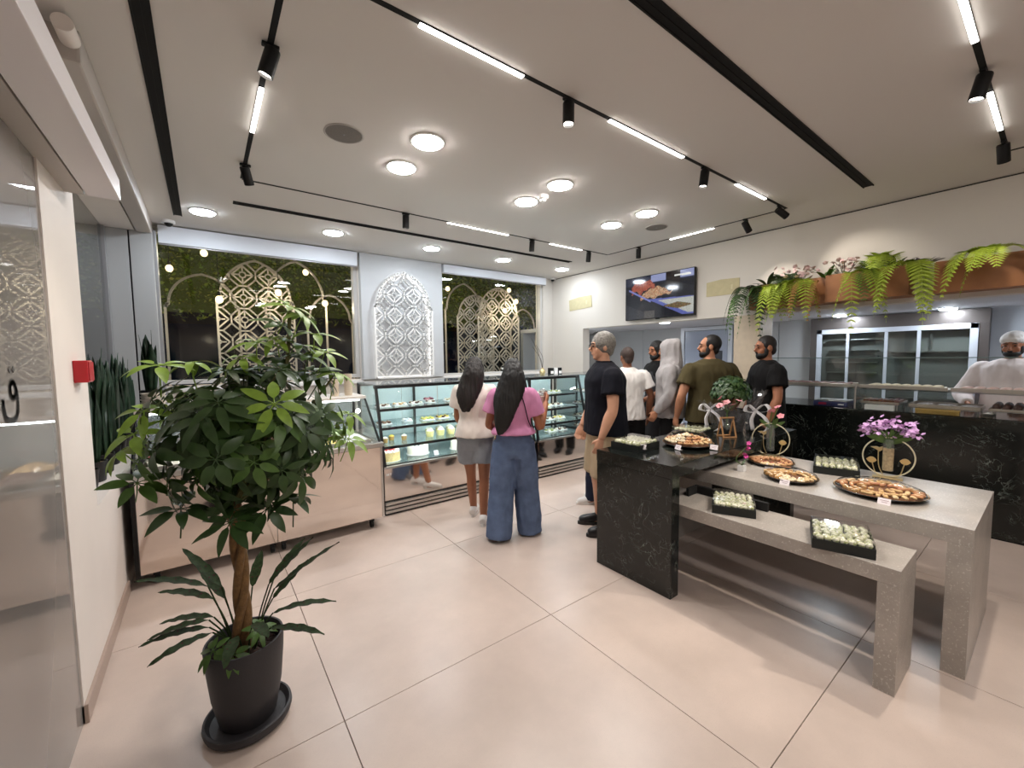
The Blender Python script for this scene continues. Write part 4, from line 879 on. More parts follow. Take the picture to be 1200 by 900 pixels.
class Person:
    """local frame: faces +Y, its right hand is +X; lengths for a 1.75 m figure, the Empty carries the scale"""
    def __init__(s, label, loc, face, h=1.75, skin='mid', bulk=1.0, fem=False, lean=0., elbows=None, wrists=None, feet=None, head_yaw=0., head_pitch=0., knees=None, curl=.5, handn=None, zoff=0, headscale=1.0):
        k = h/1.75; s.k = k
        s.t = thing('person', label, 'person', (loc[0], loc[1], zoff), face); s.t.scale = (k, k, k)
        s.bulk = b = bulk; s.skin = SKIN[skin]; s.fem = fem; L = lambda z: Vector((0, lean*(z-.95), z)); s.L = L
        sw = (.165 if fem else .195)*(.5+.5*b); s.sw = sw
        s.sh = {q: L(1.405-.08*(b-1))+Vector((q*sw, -.005, 0)) for q in (-1, 1)}; s.ab = ab = b**.55
        e = elbows or {-1: (-.27, -.02, 1.14), 1: (.27, -.02, 1.14)}; w = wrists or {-1: (-.27, .06, .90), 1: (.27, .06, .90)}
        s.el = {q: Vector(e[q]) for q in e}; s.wr = {q: Vector(w[q]) for q in w}
        f = feet or {-1: (-.10, 0), 1: (.10, .02)}; s.ft = {q: Vector((f[q][0], f[q][1], 0)) for q in f}
        s.hip = {q: Vector((q*.09, -.005, .92)) for q in (-1, 1)}
        kn = knees or {}
        s.kn = {q: Vector(kn[q]) if q in kn else (s.hip[q]*.47+Vector((s.ft[q].x, s.ft[q].y, .08))*.53+Vector((0, .025, .01))) for q in (-1, 1)}
        s.hc = L(1.625)+Vector((0, .02+.0, 0)); s.hy, s.hp = head_yaw, head_pitch
        s.HM = Matrix.Translation(s.hc) @ rot(head_yaw) @ rot(head_pitch, 'X') @ Matrix.Scale(headscale, 4)
        m = MB(); bx = .93 if fem else 1.0
        s.tsec = [(L(.86), .135*b, .10*b), (L(.93), .165*b*(1.04 if fem else 1), .115*b), (L(1.03), .148*b*bx, .105*b), (L(1.10), .14*b*bx, .10*b*(1.12 if b > 1.05 else 1)), (L(1.22), .158*b*bx, .112*b), (L(1.33), .17*b*bx, .112*b), (L(1.41), .165*b*bx, .09*b), (L(1.455), .115*b, .068*b), (L(1.50), .06, .055)]
        torso(m, s.tsec)
        limb(m, [L(1.44), L(1.50)+Vector((0, .008, 0)), L(1.58)+Vector((0, .014, 0))], [.062, .055, .054])
        for q in (-1, 1):
            d = (s.el[q]-s.sh[q]).normalized()
            limb(m, [s.sh[q]-Vector((q*.05, 0, .02)), s.sh[q], s.sh[q]*.5+s.el[q]*.5, s.el[q], s.el[q]*.65+s.wr[q]*.35, s.wr[q]], [.052*ab, .055*ab, .047*ab, .039*ab, .041*ab, .027])
            hd = (s.wr[q]-s.el[q]).normalized(); hd2 = (hd+Vector((0, 0, -.25))).normalized() if s.wr[q].z < 1.05 else hd
            hand(m, s.wr[q], hd2, q, curl if not isinstance(curl, dict) else curl[q], 1.0, (handn or {}).get(q, Vector((-q, .25, 0))))
            an = Vector((s.ft[q].x, s.ft[q].y, .085)); kk = s.kn[q]; kn2 = kk
            limb(m, [s.hip[q]+Vector((0, 0, .02)), s.hip[q]*.6+kk*.4, kk, kk*.65+an*.35+Vector((0, -.015, 0)), an], [.092*b, .082*b, .056*b, .054*b, .037])
            limb(m, [an+Vector((0, -.025, -.03)), an+Vector((0, .04, -.045)), an+Vector((q*.006, .13, -.062))], [.036, .038, .024])
        H = s.HM
        m.ell((0, -.012, .025), (.075, .094, .092), 20, 14, H); m.ell((0, .030, -.045), (.056, .058, .068), 16, 10, H); m.ell((0, .050, -.088), (.030, .030, .026), 10, 8, H); m.ell((0, .062, .022), (.052, .028, .05), 12, 8, H)
        m.tube([H @ Vector(p) for p in ((0, .080, .028), (0, .094, .0), (0, .108, -.022), (0, .096, -.034))], [.009, .011, .014, .010], 8)
        m.ell((0, .078, -.056), (.022, .016, .012), 10, 6, H)
        for q in (-1, 1): m.ell((q*.076, -.008, -.008), (.010, .020, .031), 10, 8, H); m.ell((q*.030, .080, .014+.012), (.020, .010, .007), 8, 6, H); m.ell((q*.042, .058, -.03), (.02, .02, .025), 8, 6, H)
        s.body = fuse(m, 'body', s.skin, s.t, .0072, 2)
        for q in (-1, 1):
            MB().ell((q*.031, .0845, .006), (.012, .007, .006), 8, 6, H).build('eye', mat('eye_dark', srgb(44, 34, 30), .2), s.t, True)
            MB().tube([H @ Vector((q*x, y, z)) for x, y, z in ((.014, .093, .027), (.032, .092, .032), (.050, .078, .027))], [.004, .005, .003], 6).build('eyebrow', H_dark, s.t, True)
    def top(s, mt, name='shirt', hem=.90, sleeve=.55, loose=.016, flare=.0, wr=.006, longs=False, seed=0, collar=True, sl=.024):
        m = MB(); L = s.L; b = s.bulk; ab = s.ab; bx = .93 if s.fem else 1.0
        secs = [(L(hem), (.170+flare)*b+loose+.016, (.122+flare)*b+loose+.016), (L(hem*.5+.55), .162*b+loose+flare*.6+.010, .119*b+loose+flare*.5+.010), (L(1.12), .15*b*bx+loose*1.1+flare*.3, .108*b*(1.12 if b > 1.05 else 1)+loose), (L(1.24), .166*b*bx+loose, .118*b+loose), (L(1.34), .176*b*bx+loose, .118*b+loose), (L(1.42), .166*b*bx+loose, .095*b+loose*.8), (L(1.46), .122*b+loose*.6, .074*b+loose*.6), (L(1.498), .070+.006, .062+.006)]
        torso(m, secs)
        for q in (-1, 1):
            a, e, w = s.sh[q], s.el[q], s.wr[q]
            if longs: limb(m, [a-Vector((q*.06, 0, .03)), a, a*.5+e*.5, e, e*.5+w*.5, w], [.055*ab+sl*.5, .058*ab+sl*.6, .056*ab+sl*.6, .049*ab+sl*.6, .046*ab+sl*.5, .038+sl*.3])
            else:
                p = a*(1-sleeve)+e*sleeve; limb(m, [a-Vector((q*.06, 0, .03)), a, a*.5+p*.5, p], [.052*ab+sl*.4, .056*ab+sl*.5, .056*ab+sl*.9, .055*ab+sl*1.15])
        return fuse(m, name, mt, s.t, .0105, 4, wr, 13, seed)
    def pants(s, mt, name='trousers', z1=.07, loose=.018, flare=0., waist=1.0, wr=.006, seed=3):
        m = MB(); b = s.bulk; torso(m, [(s.L(.80), .13*b+loose, .10*b+loose), (s.L(.87), .165*b+loose*.7, .12*b+loose*.7), (s.L(.95), .170*b+loose*.3, .118*b+loose*.3), (s.L(waist), .154*b+loose*.3, .108*b+loose*.3)])
        for q in (-1, 1):
            an = Vector((s.ft[q].x, s.ft[q].y, .07)); kk = s.kn[q]; h = s.hip[q]
            if z1 > kk.z: t = (h.z-z1)/(h.z-kk.z); p = h*(1-t)+kk*t; limb(m, [h+Vector((0, 0, .03)), h*.5+p*.5, p], [.098*b+loose*.6, .095*b+loose+flare*.5, .086*b+loose+flare])
            else:
                t = (kk.z-z1)/(kk.z-an.z); p = kk*(1-t)+an*t+Vector((0, -.01, 0)); limb(m, [h+Vector((0, 0, .03)), h*.55+kk*.45, kk, kk*.5+p*.5, p], [.096*b+loose*.6, .088*b+loose+flare*.35, .066*b+loose+flare*.7, .060*b+loose+flare*.95, .050*b+loose+flare*1.15])
        return fuse(m, name, mt, s.t, .0105, 4, wr, 12, seed, (1, 1, .5))
    def shoes(s, mt, sole=None, name='shoe'):
        for q in (-1, 1):
            a = Vector((s.ft[q].x, s.ft[q].y, 0)); m = MB()
            limb(m, [a+Vector((0, -.07, .052)), a+Vector((0, -.01, .062)), a+Vector((0, .07, .052)), a+Vector((q*.004, .15, .038)), a+Vector((q*.004, .185, .034))], [.036, .042, .043, .042, .026]); m.ell((a.x, a.y-.02, .085), (.04, .05, .035), 12, 8)
            o = fuse(m, name, mt, s.t, .008, 3)
            k = MB(); P = [(a.x+.046*sin(t)*(1 if cos(t) > -.2 else .85), a.y+.06+.14*cos(t)) for t in [2*pi*i/20 for i in range(20)]]; k.prism(P, .001, .028, 'z'); k.build('sole', sole or mt, o)
    def hair_short(s, mt, thick=.0, name='hair', recede=0):
        m = MB(); H = s.HM; m.ell((0, -.017-recede, .034), (.079+thick, .094+thick, .094+thick), 22, 16, H); m.ell((0, -.058, -.025), (.058, .045, .06), 14, 10, H)
        for q in (-1, 1): m.ell((q*.066, .018, .03), (.012, .024, .036), 8, 8, H)
        return fuse(m, name, mt, s.t, .0065, 2, .003 if thick > .002 else .001, 60)
    def beard(s, mt, thick=.001):
        m = MB(); H = s.HM; m.ell((0, .036, -.075), (.060+thick*.5, .060+thick*.5, .042+thick), 16, 10, H); m.ell((0, .060, -.088), (.036, .036, .032), 12, 8, H); m.ell((0, .094, -.043), (.026, .010, .007), 8, 6, H)
        for q in (-1, 1): m.ell((q*.060, .020, -.040), (.015, .022, .045), 8, 8, H)
        return fuse(m, 'beard', mt, s.t, .006, 2, .001, 80)
    def hair_long(s, mt, path, rad, seed=0):
        m = MB(); H = s.HM; m.ell((0, -.02, .034), (.085, .10, .098), 22, 16, H)
        for q in (-1, 1): m.ell((q*.066, .022, -.01), (.022, .04, .085), 10, 8, H)
        m.loft([ring(c, a, b2, Vector((1, 0, 0)), Vector((0, 1, 0)), 22, .9) for c, a, b2 in interp([(Vector(p), r_[0], r_[1]) for p, r_ in zip(path, rad)])])
        return fuse(m, 'hair', mt, s.t, .008, 3, .008, 26, seed, (1.6, 1.6, .12))
T_white = fabric('white', srgb(226, 222, 218)); T_cream = fabric('cream_white', srgb(232, 222, 214)); T_pink = fabric('pink', srgb(206, 138, 176)); T_navy = fabric('navy', srgb(15, 16, 26)); T_olive = fabric('olive', srgb(76, 68, 44)); T_black = fabric('black', srgb(20, 19, 20)); T_hood = fabric('heather_grey', srgb(160, 156, 156), .1)
T_khaki = fabric('khaki', srgb(176, 156, 128)); T_jean = fabric('blue_denim', srgb(92, 108, 138), .22); T_djean = fabric('dark_denim', srgb(30, 34, 52), .15); T_gdenim = fabric('grey_denim', srgb(142, 146, 152), .15); T_dgrey = fabric('dark_grey', srgb(50, 50, 54))
SH_w = mat('sneaker_white', srgb(222, 218, 214), .5); SH_b = mat('shoe_black', srgb(20, 20, 22), .4)
def faceto(dx, dy): return math.atan2(dy, dx)-pi/2
# girl in cream t-shirt and denim shorts
g1 = Person('long haired girl in a cream t-shirt and grey denim shorts facing the cake case', (2.00, 3.26), faceto(.8, .9), 1.56, 'tan', .96, True, elbows={-1: (-.20, .05, 1.13), 1: (.22, .08, 1.12)}, wrists={-1: (-.17, .22, .98), 1: (.20, .20, .90)}, feet={-1: (-.07, .20), 1: (.08, -.05)}, head_pitch=-.3, head_yaw=-.25)
g1.top(T_cream, 'tshirt', .93, .62, .026, .012, .007, sl=.036); g1.pants(T_gdenim, 'denim_shorts', .66, .022, .02, 1.0); g1.shoes(SH_w)
g1.hair_long(H_dark, [(0, -.03, 1.70), (0, -.055, 1.60), (-.02, -.085, 1.49), (-.05, -.115, 1.38), (-.06, -.13, 1.28), (-.07, -.13, 1.20)], [(.07, .07), (.105, .092), (.125, .072), (.12, .056), (.085, .04), (.04, .02)], 1)
# girl in pink t-shirt and wide jeans, cup in hand
g2 = Person('long haired girl in a pink t-shirt and wide blue jeans holding an iced drink', (2.10, 2.80), faceto(.7, .9), 1.545, 'tan', .98, True, elbows={-1: (-.24, .02, 1.12), 1: (.26, .02, 1.08)}, wrists={-1: (-.18, .20, 1.02), 1: (.33, .20, 1.30)}, feet={-1: (-.15, -.06), 1: (.15, .08)}, curl={-1: .6, 1: .95}, handn={1: Vector((-.6, .3, .2))}, head_yaw=-.1)
g2.top(T_pink, 'tshirt', 1.03, .60, .024, .02, .007, sl=.036, seed=5); g2.pants(T_jean, 'wide_jeans', .02, .026, .044, 1.05, .008); g2.shoes(mat('shoe_grey', srgb(110, 108, 110), .6), SH_w)
g2.hair_long(H_black, [(0, -.03, 1.70), (0, -.055, 1.60), (-.02, -.085, 1.48), (-.05, -.12, 1.37), (-.075, -.14, 1.25), (-.10, -.145, 1.13), (-.12, -.14, 1.04)], [(.07, .07), (.108, .095), (.135, .08), (.13, .062), (.10, .05), (.07, .036), (.03, .018)], 2)
st = MB()
for q in (-1, 1): st.tube(cat([g2.L(1.50)+Vector((q*.05, -.06, -.03)), g2.L(1.35)+Vector((q*.10, -.135, 0)), g2.L(1.18)+Vector((q*.14, -.13, 0)), g2.L(1.10)+Vector((q*.17, -.06, 0))], 5), .005, 6)
st.build('bag_strap', T_black, g2.t, True)
# man in navy polo
nv = Person('grey haired man in a navy polo and khaki shorts with glasses on his head', (2.82, 2.40), faceto(-.9, .62), 1.765, 'light', 1.24, False, elbows={-1: (-.29, .02, 1.12), 1: (.30, .03, 1.13)}, wrists={-1: (-.28, .11, .88), 1: (.27, .15, .90)}, feet={-1: (-.13, .0), 1: (.14, .02)}, head_yaw=.0, lean=.02)
nv.top(T_navy, 'polo_shirt', .88, .60, .02, .0, .006, sl=.03, seed=8); nv.pants(T_khaki, 'khaki_shorts', .50, .02, .01, 1.0); nv.shoes(SH_b); nv.hair_short(H_grey, .010)
cm = MB(); torso(cm, [(nv.L(1.475)+Vector((0, .0, 0)), .086, .076), (nv.L(1.505)+Vector((0, .005, 0)), .074, .068)]); cm.build('collar', T_navy, nv.t, True)
H = nv.HM; gl = MB()
for q in (-1, 1):
    P = [H @ Vector((q*.034+.024*cos(t), .100+.0*cos(t), .004+.018*sin(t))) for t in [2*pi*i/16 for i in range(17)]]; gl.tube(P, .0025, 6); gl.tube([H @ Vector((q*.058, .098, .008)), H @ Vector((q*.080, .02, .010)), H @ Vector((q*.080, -.02, .0))], .002, 5)
    P = [H @ Vector((q*.036+.026*cos(t), .062-.02*sin(t), .118+.016*sin(t))) for t in [2*pi*i/16 for i in range(17)]]; gl.tube(P, .003, 6)
gl.tube([H @ Vector((-.012, .104, .006)), H @ Vector((.012, .104, .006))], .002, 5); gl.build('glasses', M_black, nv.t)
# person hidden behind him: dark top, jeans
hd = Person('person in dark jeans and white sneakers mostly hidden behind the man in navy', (3.33, 2.95), faceto(-.9, .6), 1.44, 'mid', 1.0, elbows={-1: (-.26, .06, 1.12), 1: (.25, .02, 1.12)}, wrists={-1: (-.26, .12, .88), 1: (.24, .1, .9)}, feet={-1: (-.11, .10), 1: (.10, -.04)})
hd.top(T_black, 'tshirt', .90, .6, .018, 0, .005); hd.pants(T_djean, 'dark_jeans', .05, .02, .012); hd.shoes(SH_w); hd.hair_short(H_dark, .006)
# man in white t-shirt seen from behind
wt = Person('man in a white t-shirt and black shorts seen from behind', (3.98, 3.06), faceto(.55, 1), 1.66, 'dark', 1.06, elbows={-1: (-.30, -.02, 1.14), 1: (.30, -.02, 1.14)}, wrists={-1: (-.30, .04, .88), 1: (.30, .05, .88)})
wt.top(T_white, 'tshirt', .86, .62, .024, .004, .007, sl=.034, seed=2); wt.pants(T_black, 'black_shorts', .52, .03, .02, 1.0); wt.shoes(SH_b); wt.hair_short(H_shave, 0)
MB().bbox(-.17, -.05, -.150, -.137, .78, .815, .004).build('red_shorts_stripe', mat('stripe_red', srgb(176, 52, 56), .8), wt.t)
cf = MB(); a, e = wt.sh[-1], wt.el[-1]; limb(cf, [a*.45+e*.55, a*.38+e*.62], [.096, .099]); cf.build('yellow_sleeve_band', mat('band_yellow', srgb(222, 202, 110), .8), wt.t, True)
# employee in black t-shirt and apron
em = Person('bearded worker in a black t-shirt and dark apron behind the grey hoodie', (4.64, 3.10), faceto(-.9, .45), 1.74, 'tan', 1.0, elbows={-1: (-.26, .06, 1.13), 1: (.26, .05, 1.13)}, wrists={-1: (-.16, .26, 1.02), 1: (.16, .26, 1.02)}, head_yaw=.1, head_pitch=-.12)
em.top(T_black, 'tshirt', .90, .58, .016, 0, .005); em.pants(T_black); em.shoes(SH_b); em.hair_short(H_black, .004); em.beard(H_black)
ap = MB(); ap.loft([ring(em.L(z), a_, b_, Vector((1, 0, 0)), Vector((0, 1, 0)), 24) for z, a_, b_ in ((.55, .20, .155), (.8, .20, .15), (1.0, .19, .145), (1.15, .182, .142), (1.30, .195, .146), (1.36, .15, .146))]); em_ap = ap.build('apron', T_dgrey, em.t, True)
lg = MB(); lg.ell((-.04, .146, 1.22), (.045, .012, .05), 12, 8); lg.build('apron_badge_white', T_white, em.t, True); MB().ell((-.05, .150, 1.15), (.032, .012, .03), 10, 8).build('apron_badge_red', mat('badge_red', srgb(196, 70, 84), .7), em.t, True)
# man in grey hoodie
ho = Person('man in a grey hoodie with the hood up and a black watch', (4.31, 2.70), faceto(-.5, .9), 1.735, 'mid', 1.08, elbows={-1: (-.28, .0, 1.12), 1: (.29, -.06, 1.12)}, wrists={-1: (-.24, .14, .93), 1: (.25, .15, .95)}, head_yaw=-.25, lean=.02, head_pitch=-.1)
ho.top(T_hood, 'hoodie', .86, .6, .032, .0, .009, longs=True, sl=.03, seed=4); ho.pants(T_black, 'black_trousers'); ho.shoes(SH_b); 
hm = MB(); H = ho.HM; hm.ell((0, -.012, .028), (.086, .108, .104), 22, 16, H); torso(hm, [(ho.L(1.42), .185, .13), (ho.L(1.47)+Vector((0, -.01, 0)), .140, .122), (ho.L(1.54)+Vector((0, -.012, 0)), .098, .115), (ho.L(1.62)+Vector((0, -.005, 0)), .092, .114), (ho.L(1.69)+Vector((0, -.01, 0)), .086, .106), (ho.L(1.735)+Vector((0, -.03, 0)), .06, .078), (ho.L(1.76)+Vector((0, -.05, 0)), .025, .035)])
fuse(hm, 'hood', T_hood, ho.t, .009, 3, .008, 13, 6, (1.3, 1.3, .35))
w_ = ho.wr[1]; e_ = ho.el[1]; wm = MB(); wm.tube([w_*.93+e_*.07, w_*1.03-e_*.03], .042, 16); wm.build('black_watch', M_black, ho.t)
sw = MB(); sw.prism([(-.035, .0), (-.01, -.012), (.04, .018), (-.01, .0), (-.028, .012)], .150, .156, 'y', M=tr(.09, -.005, 1.34)); sw.build('chest_mark', T_black, ho.t)
# man in olive t-shirt from behind, head turned left
ol = Person('broad bearded man in an olive t-shirt seen from behind looking left', (4.33, 2.26), faceto(.55, 1), 1.77, 'mid', 1.24, elbows={-1: (-.325, -.02, 1.12), 1: (.325, -.02, 1.12)}, wrists={-1: (-.32, .08, .88), 1: (.32, .08, .88)}, head_yaw=1.15)
ol.top(T_olive, 'tshirt', .84, .60, .020, .0, .007, sl=.03, seed=9); ol.pants(T_black); ol.shoes(SH_b); ol.hair_short(H_black, .001, recede=.012); ol.beard(H_black)
# man in black t-shirt, profile left
bk = Person('bearded man in a black t-shirt standing at the counter looking left', (4.68, 1.84), faceto(-.75, .75), 1.75, 'tan', 1.10, elbows={-1: (-.29, .02, 1.13), 1: (.30, -.0, 1.13)}, wrists={-1: (-.29, .10, .90), 1: (.30, .10, .89)}, head_yaw=.05, head_pitch=-.08)
bk.top(T_black, 'tshirt', .84, .62, .022, .0, .007, sl=.032, seed=1); bk.pants(T_djean, 'dark_jeans'); bk.shoes(SH_b); bk.hair_short(H_dark, -.001); bk.beard(H_black)
# cook behind the counter
ck = Person('bearded cook in white uniform and white cap behind the counter', (6.3, .29), faceto(-1, .2), 1.74, 'tan', 1.12, elbows={-1: (-.30, .10, 1.14), 1: (.31, .10, 1.14)}, wrists={-1: (-.18, .30, 1.06), 1: (.20, .32, 1.06)}, head_pitch=-.15)
ck.top(mat('cloth_uniform', srgb(222, 208, 206), .8, bump=.1, bs=300), 'uniform', .84, .6, .028, .0, .008, longs=True, sl=.03, seed=11); ck.pants(T_white); ck.shoes(SH_b); ck.beard(H_black)
cp = MB(); H = ck.HM; cp.ell((0, -.02, .062), (.088, .102, .078), 22, 14, H); torso(cp, [(H @ Vector((0, -.012, .022)), .084, .100), (H @ Vector((0, -.012, .060)), .088, .104)]); fuse(cp, 'cap', T_white, ck.t, .008, 3, .004, 30)
# iced drink in the girl's hand
cu = thing('iced_drink_cup', 'clear plastic cup of iced drink in the hand of the girl in pink', 'cup', (0, 0, 0))
k = g2.k; c_, s_ = cos(g2.t.rotation_euler[2]), sin(g2.t.rotation_euler[2]); q = (g2.wr[1]+Vector((-.03, .075, -.02)))*k; cu.location = (g2.t.location.x+c_*q.x-s_*q.y, g2.t.location.y+s_*q.x+c_*q.y, q.z)
smoothang(MB().lathe([(.001, 0), (.026, 0), (.036, .10), (.038, .102), (.034, .103)], n=20, cap=False).build('cup', glass('cup_plastic', (.92, .92, .92), 1.4, .02, film=.2, filmc=srgb(220, 216, 212)), cu), 50)
smoothang(MB().lathe([(.001, .004), (.024, .004), (.031, .07), (.001, .072)], n=18, cap=False).build('drink', mat('milky_drink', srgb(206, 176, 156), .4), cu), 50)
smoothang(MB().lathe([(.038, .102), (.036, .118), (.024, .135), (.001, .14)], n=20, cap=False).build('dome_lid', glass('cup_plastic'), cu), 60)
fuse_all()
# ================================================================ sweets, platters, vases, gift plant
M_card = mat('price_card', srgb(236, 228, 230), .5); M_ink = mat('card_ink', srgb(150, 110, 120), .6)
def card(x, y, z, label, rz=0, w=.055, h=.036):
    t = thing('price_card', label, 'price card', (x, y, z), rz)
    Mx = rot(.45, 'Y')
    MB().bbox(-.0008, .0008, -w/2, w/2, 0, h, .0003, M=Mx).build('card', M_card, t)
    MB().bbox(.0, .03, -w/2*.8, w/2*.8, 0, .0012, .0003).build('foot', M_card, t)
    for k, (a, b) in enumerate(((-.7, .6), (-.5, .4))): MB().box(-.0016, -.0009, a*w/2, b*w/2, h*(.62-.28*k), h*(.68-.28*k), M=Mx).build('print_line', M_ink, t)
SW = []
for s, (c1, c2) in enumerate((((222, 220, 196), (176, 184, 130)), ((204, 206, 160), (232, 230, 212)))):
    r = random.Random(s); m = MB()
    rings = []
    for rr_, z in ((.009, 0), (.0165, .006), (.0185, .014), (.016, .023), (.009, .029), (.004, .031)):
        rings.append([Vector((rr_*cos(2*pi*k/9)*(1+r.uniform(-.12, .12)), rr_*sin(2*pi*k/9)*(1+r.uniform(-.12, .12)), z*(1+r.uniform(-.06, .06)))) for k in range(9)])
    m.loft(rings); m.mi = [(1 if r.random() < .3 else 0) for _ in m.f]
    SW.append(m.mesh('wrapped_sweet', [mat('foil_%d' % s, srgb(*c1), .25, spec=.8), mat('foil_alt_%d' % s, srgb(*c2), .25, spec=.8)]))
M_boxblk = mat('box_black_card', srgb(16, 22, 20), .5)
M_lid = glass('clear_film', (.98, .98, .98), 1.3, .04)
def sweetbox(x, y, z, rz, label, wx=.295, wy=.245, h=.05, nx=8, ny=7, grp='', v=0):
    t = thing('sweets_box', label, 'sweets box', (x, y, z), rz, 'open black boxes of wrapped sweets')
    a, b = wx/2, wy/2
    MB().bbox(-a, a, -b, b, 0, .006, .001).build('base', M_boxblk, t)
    for c in ((-a, -a+.006, -b, b), (a-.006, a, -b, b), (-a+.006, a-.006, -b, -b+.006), (-a+.006, a-.006, b-.006, b)): MB().bbox(*c, .006, h, .001).build('side', M_boxblk, t)
    MB().box(-a+.008, a-.008, -b+.008, b-.008, .040, .041).build('insert', M_boxblk, t)
    f = MB(); zz = h+.028; f.box(-a+.004, a-.004, -b+.004, b-.004, zz, zz+.001)
    for c in ((-a+.003, -a+.004, -b+.004, b-.004), (a-.004, a-.003, -b+.004, b-.004), (-a+.004, a-.004, -b+.003, -b+.004), (-a+.004, a-.004, b-.004, b-.003)): f.box(*c, h-.01, zz)
    f.build('clear_lid', M_lid, t)
    r = random.Random(int(x*1000+y*77)); c, s = cos(rz), sin(rz)
    for i in range(nx):
        for j in range(ny):
            u = -a+.024+(wx-.048)*i/(nx-1)+r.gauss(0, .0025); w = -b+.022+(wy-.044)*(j+(.25 if i % 2 else -.0))/(ny-.75)+r.gauss(0, .0025)
            o = link('wrapped_sweet', SW[r.randrange(2) if v == 0 else v-1], None, (x+c*u-s*w, y+s*u+c*w, z+.0415), r.uniform(0, 6), r.uniform(.78, .92))
            o.rotation_euler[0] = r.gauss(0, .12); tag(o, 'foil wrapped sweet in the %s' % grp, 'sweet', 'sweets in the %s' % grp)
ZI, ZT, ZB = .868, .735, .592
sweetbox(2.575, 1.905, ZI, .03, 'black box of wrapped sweets at the corner of the marble island', .27, .24, nx=8, ny=7, grp='box at the marble island corner')
sweetbox(3.36, 1.90, ZI, .1, 'black box of wrapped sweets behind the heaped platter on the island', .26, .24, nx=7, ny=6, grp='box behind the heaped island platter')
sweetbox(3.53, .925, ZT, .28, 'black box of wrapped sweets on the tall grey table', .30, .25, nx=8, ny=6, grp='box on the tall grey table')
sweetbox(2.63, 1.205, ZB, .46, 'black box of wrapped sweets on the bench near the island', .27, .235, nx=8, ny=7, grp='bench box near the island')
sweetbox(2.565, .64, ZB, .33, 'black box of wrapped sweets at the open end of the bench', .27, .245, nx=8, ny=7, grp='box at the open end of the bench')
# pastry shapes
PM = []
def pm(fn, cs, sm=True):
    m = MB(); fn(m); PM.append(m.mesh('pastry', [mat('pastry_%02d_%d' % (len(PM), i), srgb(*c), .5, bump=.3, bs=120) for i, c in enumerate(cs)], sm))
def shell(m):
    for k in range(5): m.ell((-.012+.006*k, 0, .009+.002*sin(k)), (.006, .013*(1-.1*abs(k-2)), .009), 8, 5)
def finger(m):
    m.tube([(-.028, 0, .009), (-.02, 0, .011), (.02, 0, .011), (.028, 0, .009)], [.006, .0105, .0105, .006], 9); m.cur = 1; m.ell((0, 0, .019), (.02, .006, .004), 8, 4)
def roundc(m):
    m.lathe([(.001, 0), (.018, 0), (.021, .008), (.014, .016), (.001, .017)], n=12, cap=False); m.cur = 1; m.ell((0, 0, .018), (.008, .008, .006), 8, 5)
def diam(m): m.prism([(-.024, 0), (0, -.015), (.024, 0), (0, .015)], 0, .016, 'z'); m.cur = 1; m.ell((0, 0, .018), (.010, .006, .004), 8, 4)
pm(shell, [(228, 196, 146)]); pm(finger, [(220, 182, 128), (150, 100, 64)]); pm(roundc, [(232, 204, 158), (176, 96, 76)]); pm(diam, [(206, 160, 104), (240, 228, 200)], False)
pm(roundc, [(206, 156, 106), (140, 82, 56)]); pm(shell, [(186, 132, 88)]); pm(roundc, [(238, 222, 188), (226, 208, 170)]); pm(finger, [(200, 142, 98), (232, 208, 168)])
M_plat = mat('platter_black', srgb(30, 24, 22), .3)
def platter(x, y, z, r0, label, grp, kinds, n, heap=0., seed=1, wrap=True, ry=None):
    ry = ry or r0; t = thing('pastry_platter', label, 'pastry platter', (x, y, z)); t.scale = (1, ry/r0, 1)
    smoothang(MB().lathe([(.001, 0), (r0*.72, 0), (r0*.9, .012), (r0, .024), (r0*.99, .027), (r0*.88, .016), (r0*.7, .006), (.001, .005)], n=40, cap=False).build('tray', M_plat, t), 50)
    smoothang(MB().lathe([(r0*.965, .0255), (r0*.98, .0275), (r0*.99, .0272)], n=40, cap=False).build('gold_rim', mat('gold_rim', srgb(176, 138, 80), .3, metal=.8), t), 50)
    smoothang(MB().lathe([(r0*.96, .026), (r0*.9, .042+heap*.2), (r0*.6, .048+heap*.75), (.001, .05+heap*1.05)], n=40, cap=False).build('clear_wrap', M_lid, t), 60)
    rr = random.Random(seed); k = 0
    rings = [(f, max(1, int(2*pi*f*r0/.040))) for f in (.80, .58, .36, .14)]
    for li, (f, c) in enumerate(rings):
        for q in range(c):
            if k >= n: break
            a = 2*pi*(q+.5*(li % 2))/c+rr.gauss(0, .03); px_, py_ = f*r0*cos(a), f*ry*sin(a)
            o = link('pastry', PM[kinds[(li+q//3) % len(kinds)]], None, (x+px_, y+py_, z+.007+heap*(1-f)**.8+.008*(1 if f > .7 else 0)), a+rr.choice((0, pi/2)), rr.uniform(.85, 1.08))
            tag(o, 'small pastry on the %s' % grp, 'pastry', 'pastries on the %s' % grp); k += 1
    if heap > .02:
        fill = MB().lathe([(r0*.84, .008), (r0*.6, .008+heap*.42), (r0*.3, .008+heap*.72), (.001, .008+heap*.86)], n=30, cap=False).build('paper_doily', mat('doily', srgb(112, 74, 48), .8), t, True)
platter(2.95, 1.70, ZI, .185, 'heaped round platter of mixed pastries on the marble island', 'heaped island platter', (0, 3, 2, 6, 4), 60, .075, 3)
platter(3.37, 1.275, ZT, .145, 'small platter of red brown pastries beside the pink flower ring vase', 'platter beside the pink flower vase', (4, 7, 5, 2), 34, .022, 4, ry=.15)
platter(3.06, 1.04, ZT, .150, 'small platter of golden pastries nearest the island edge of the table', 'golden platter in the middle of the table', (0, 1, 3, 6), 36, .022, 5, ry=.155)
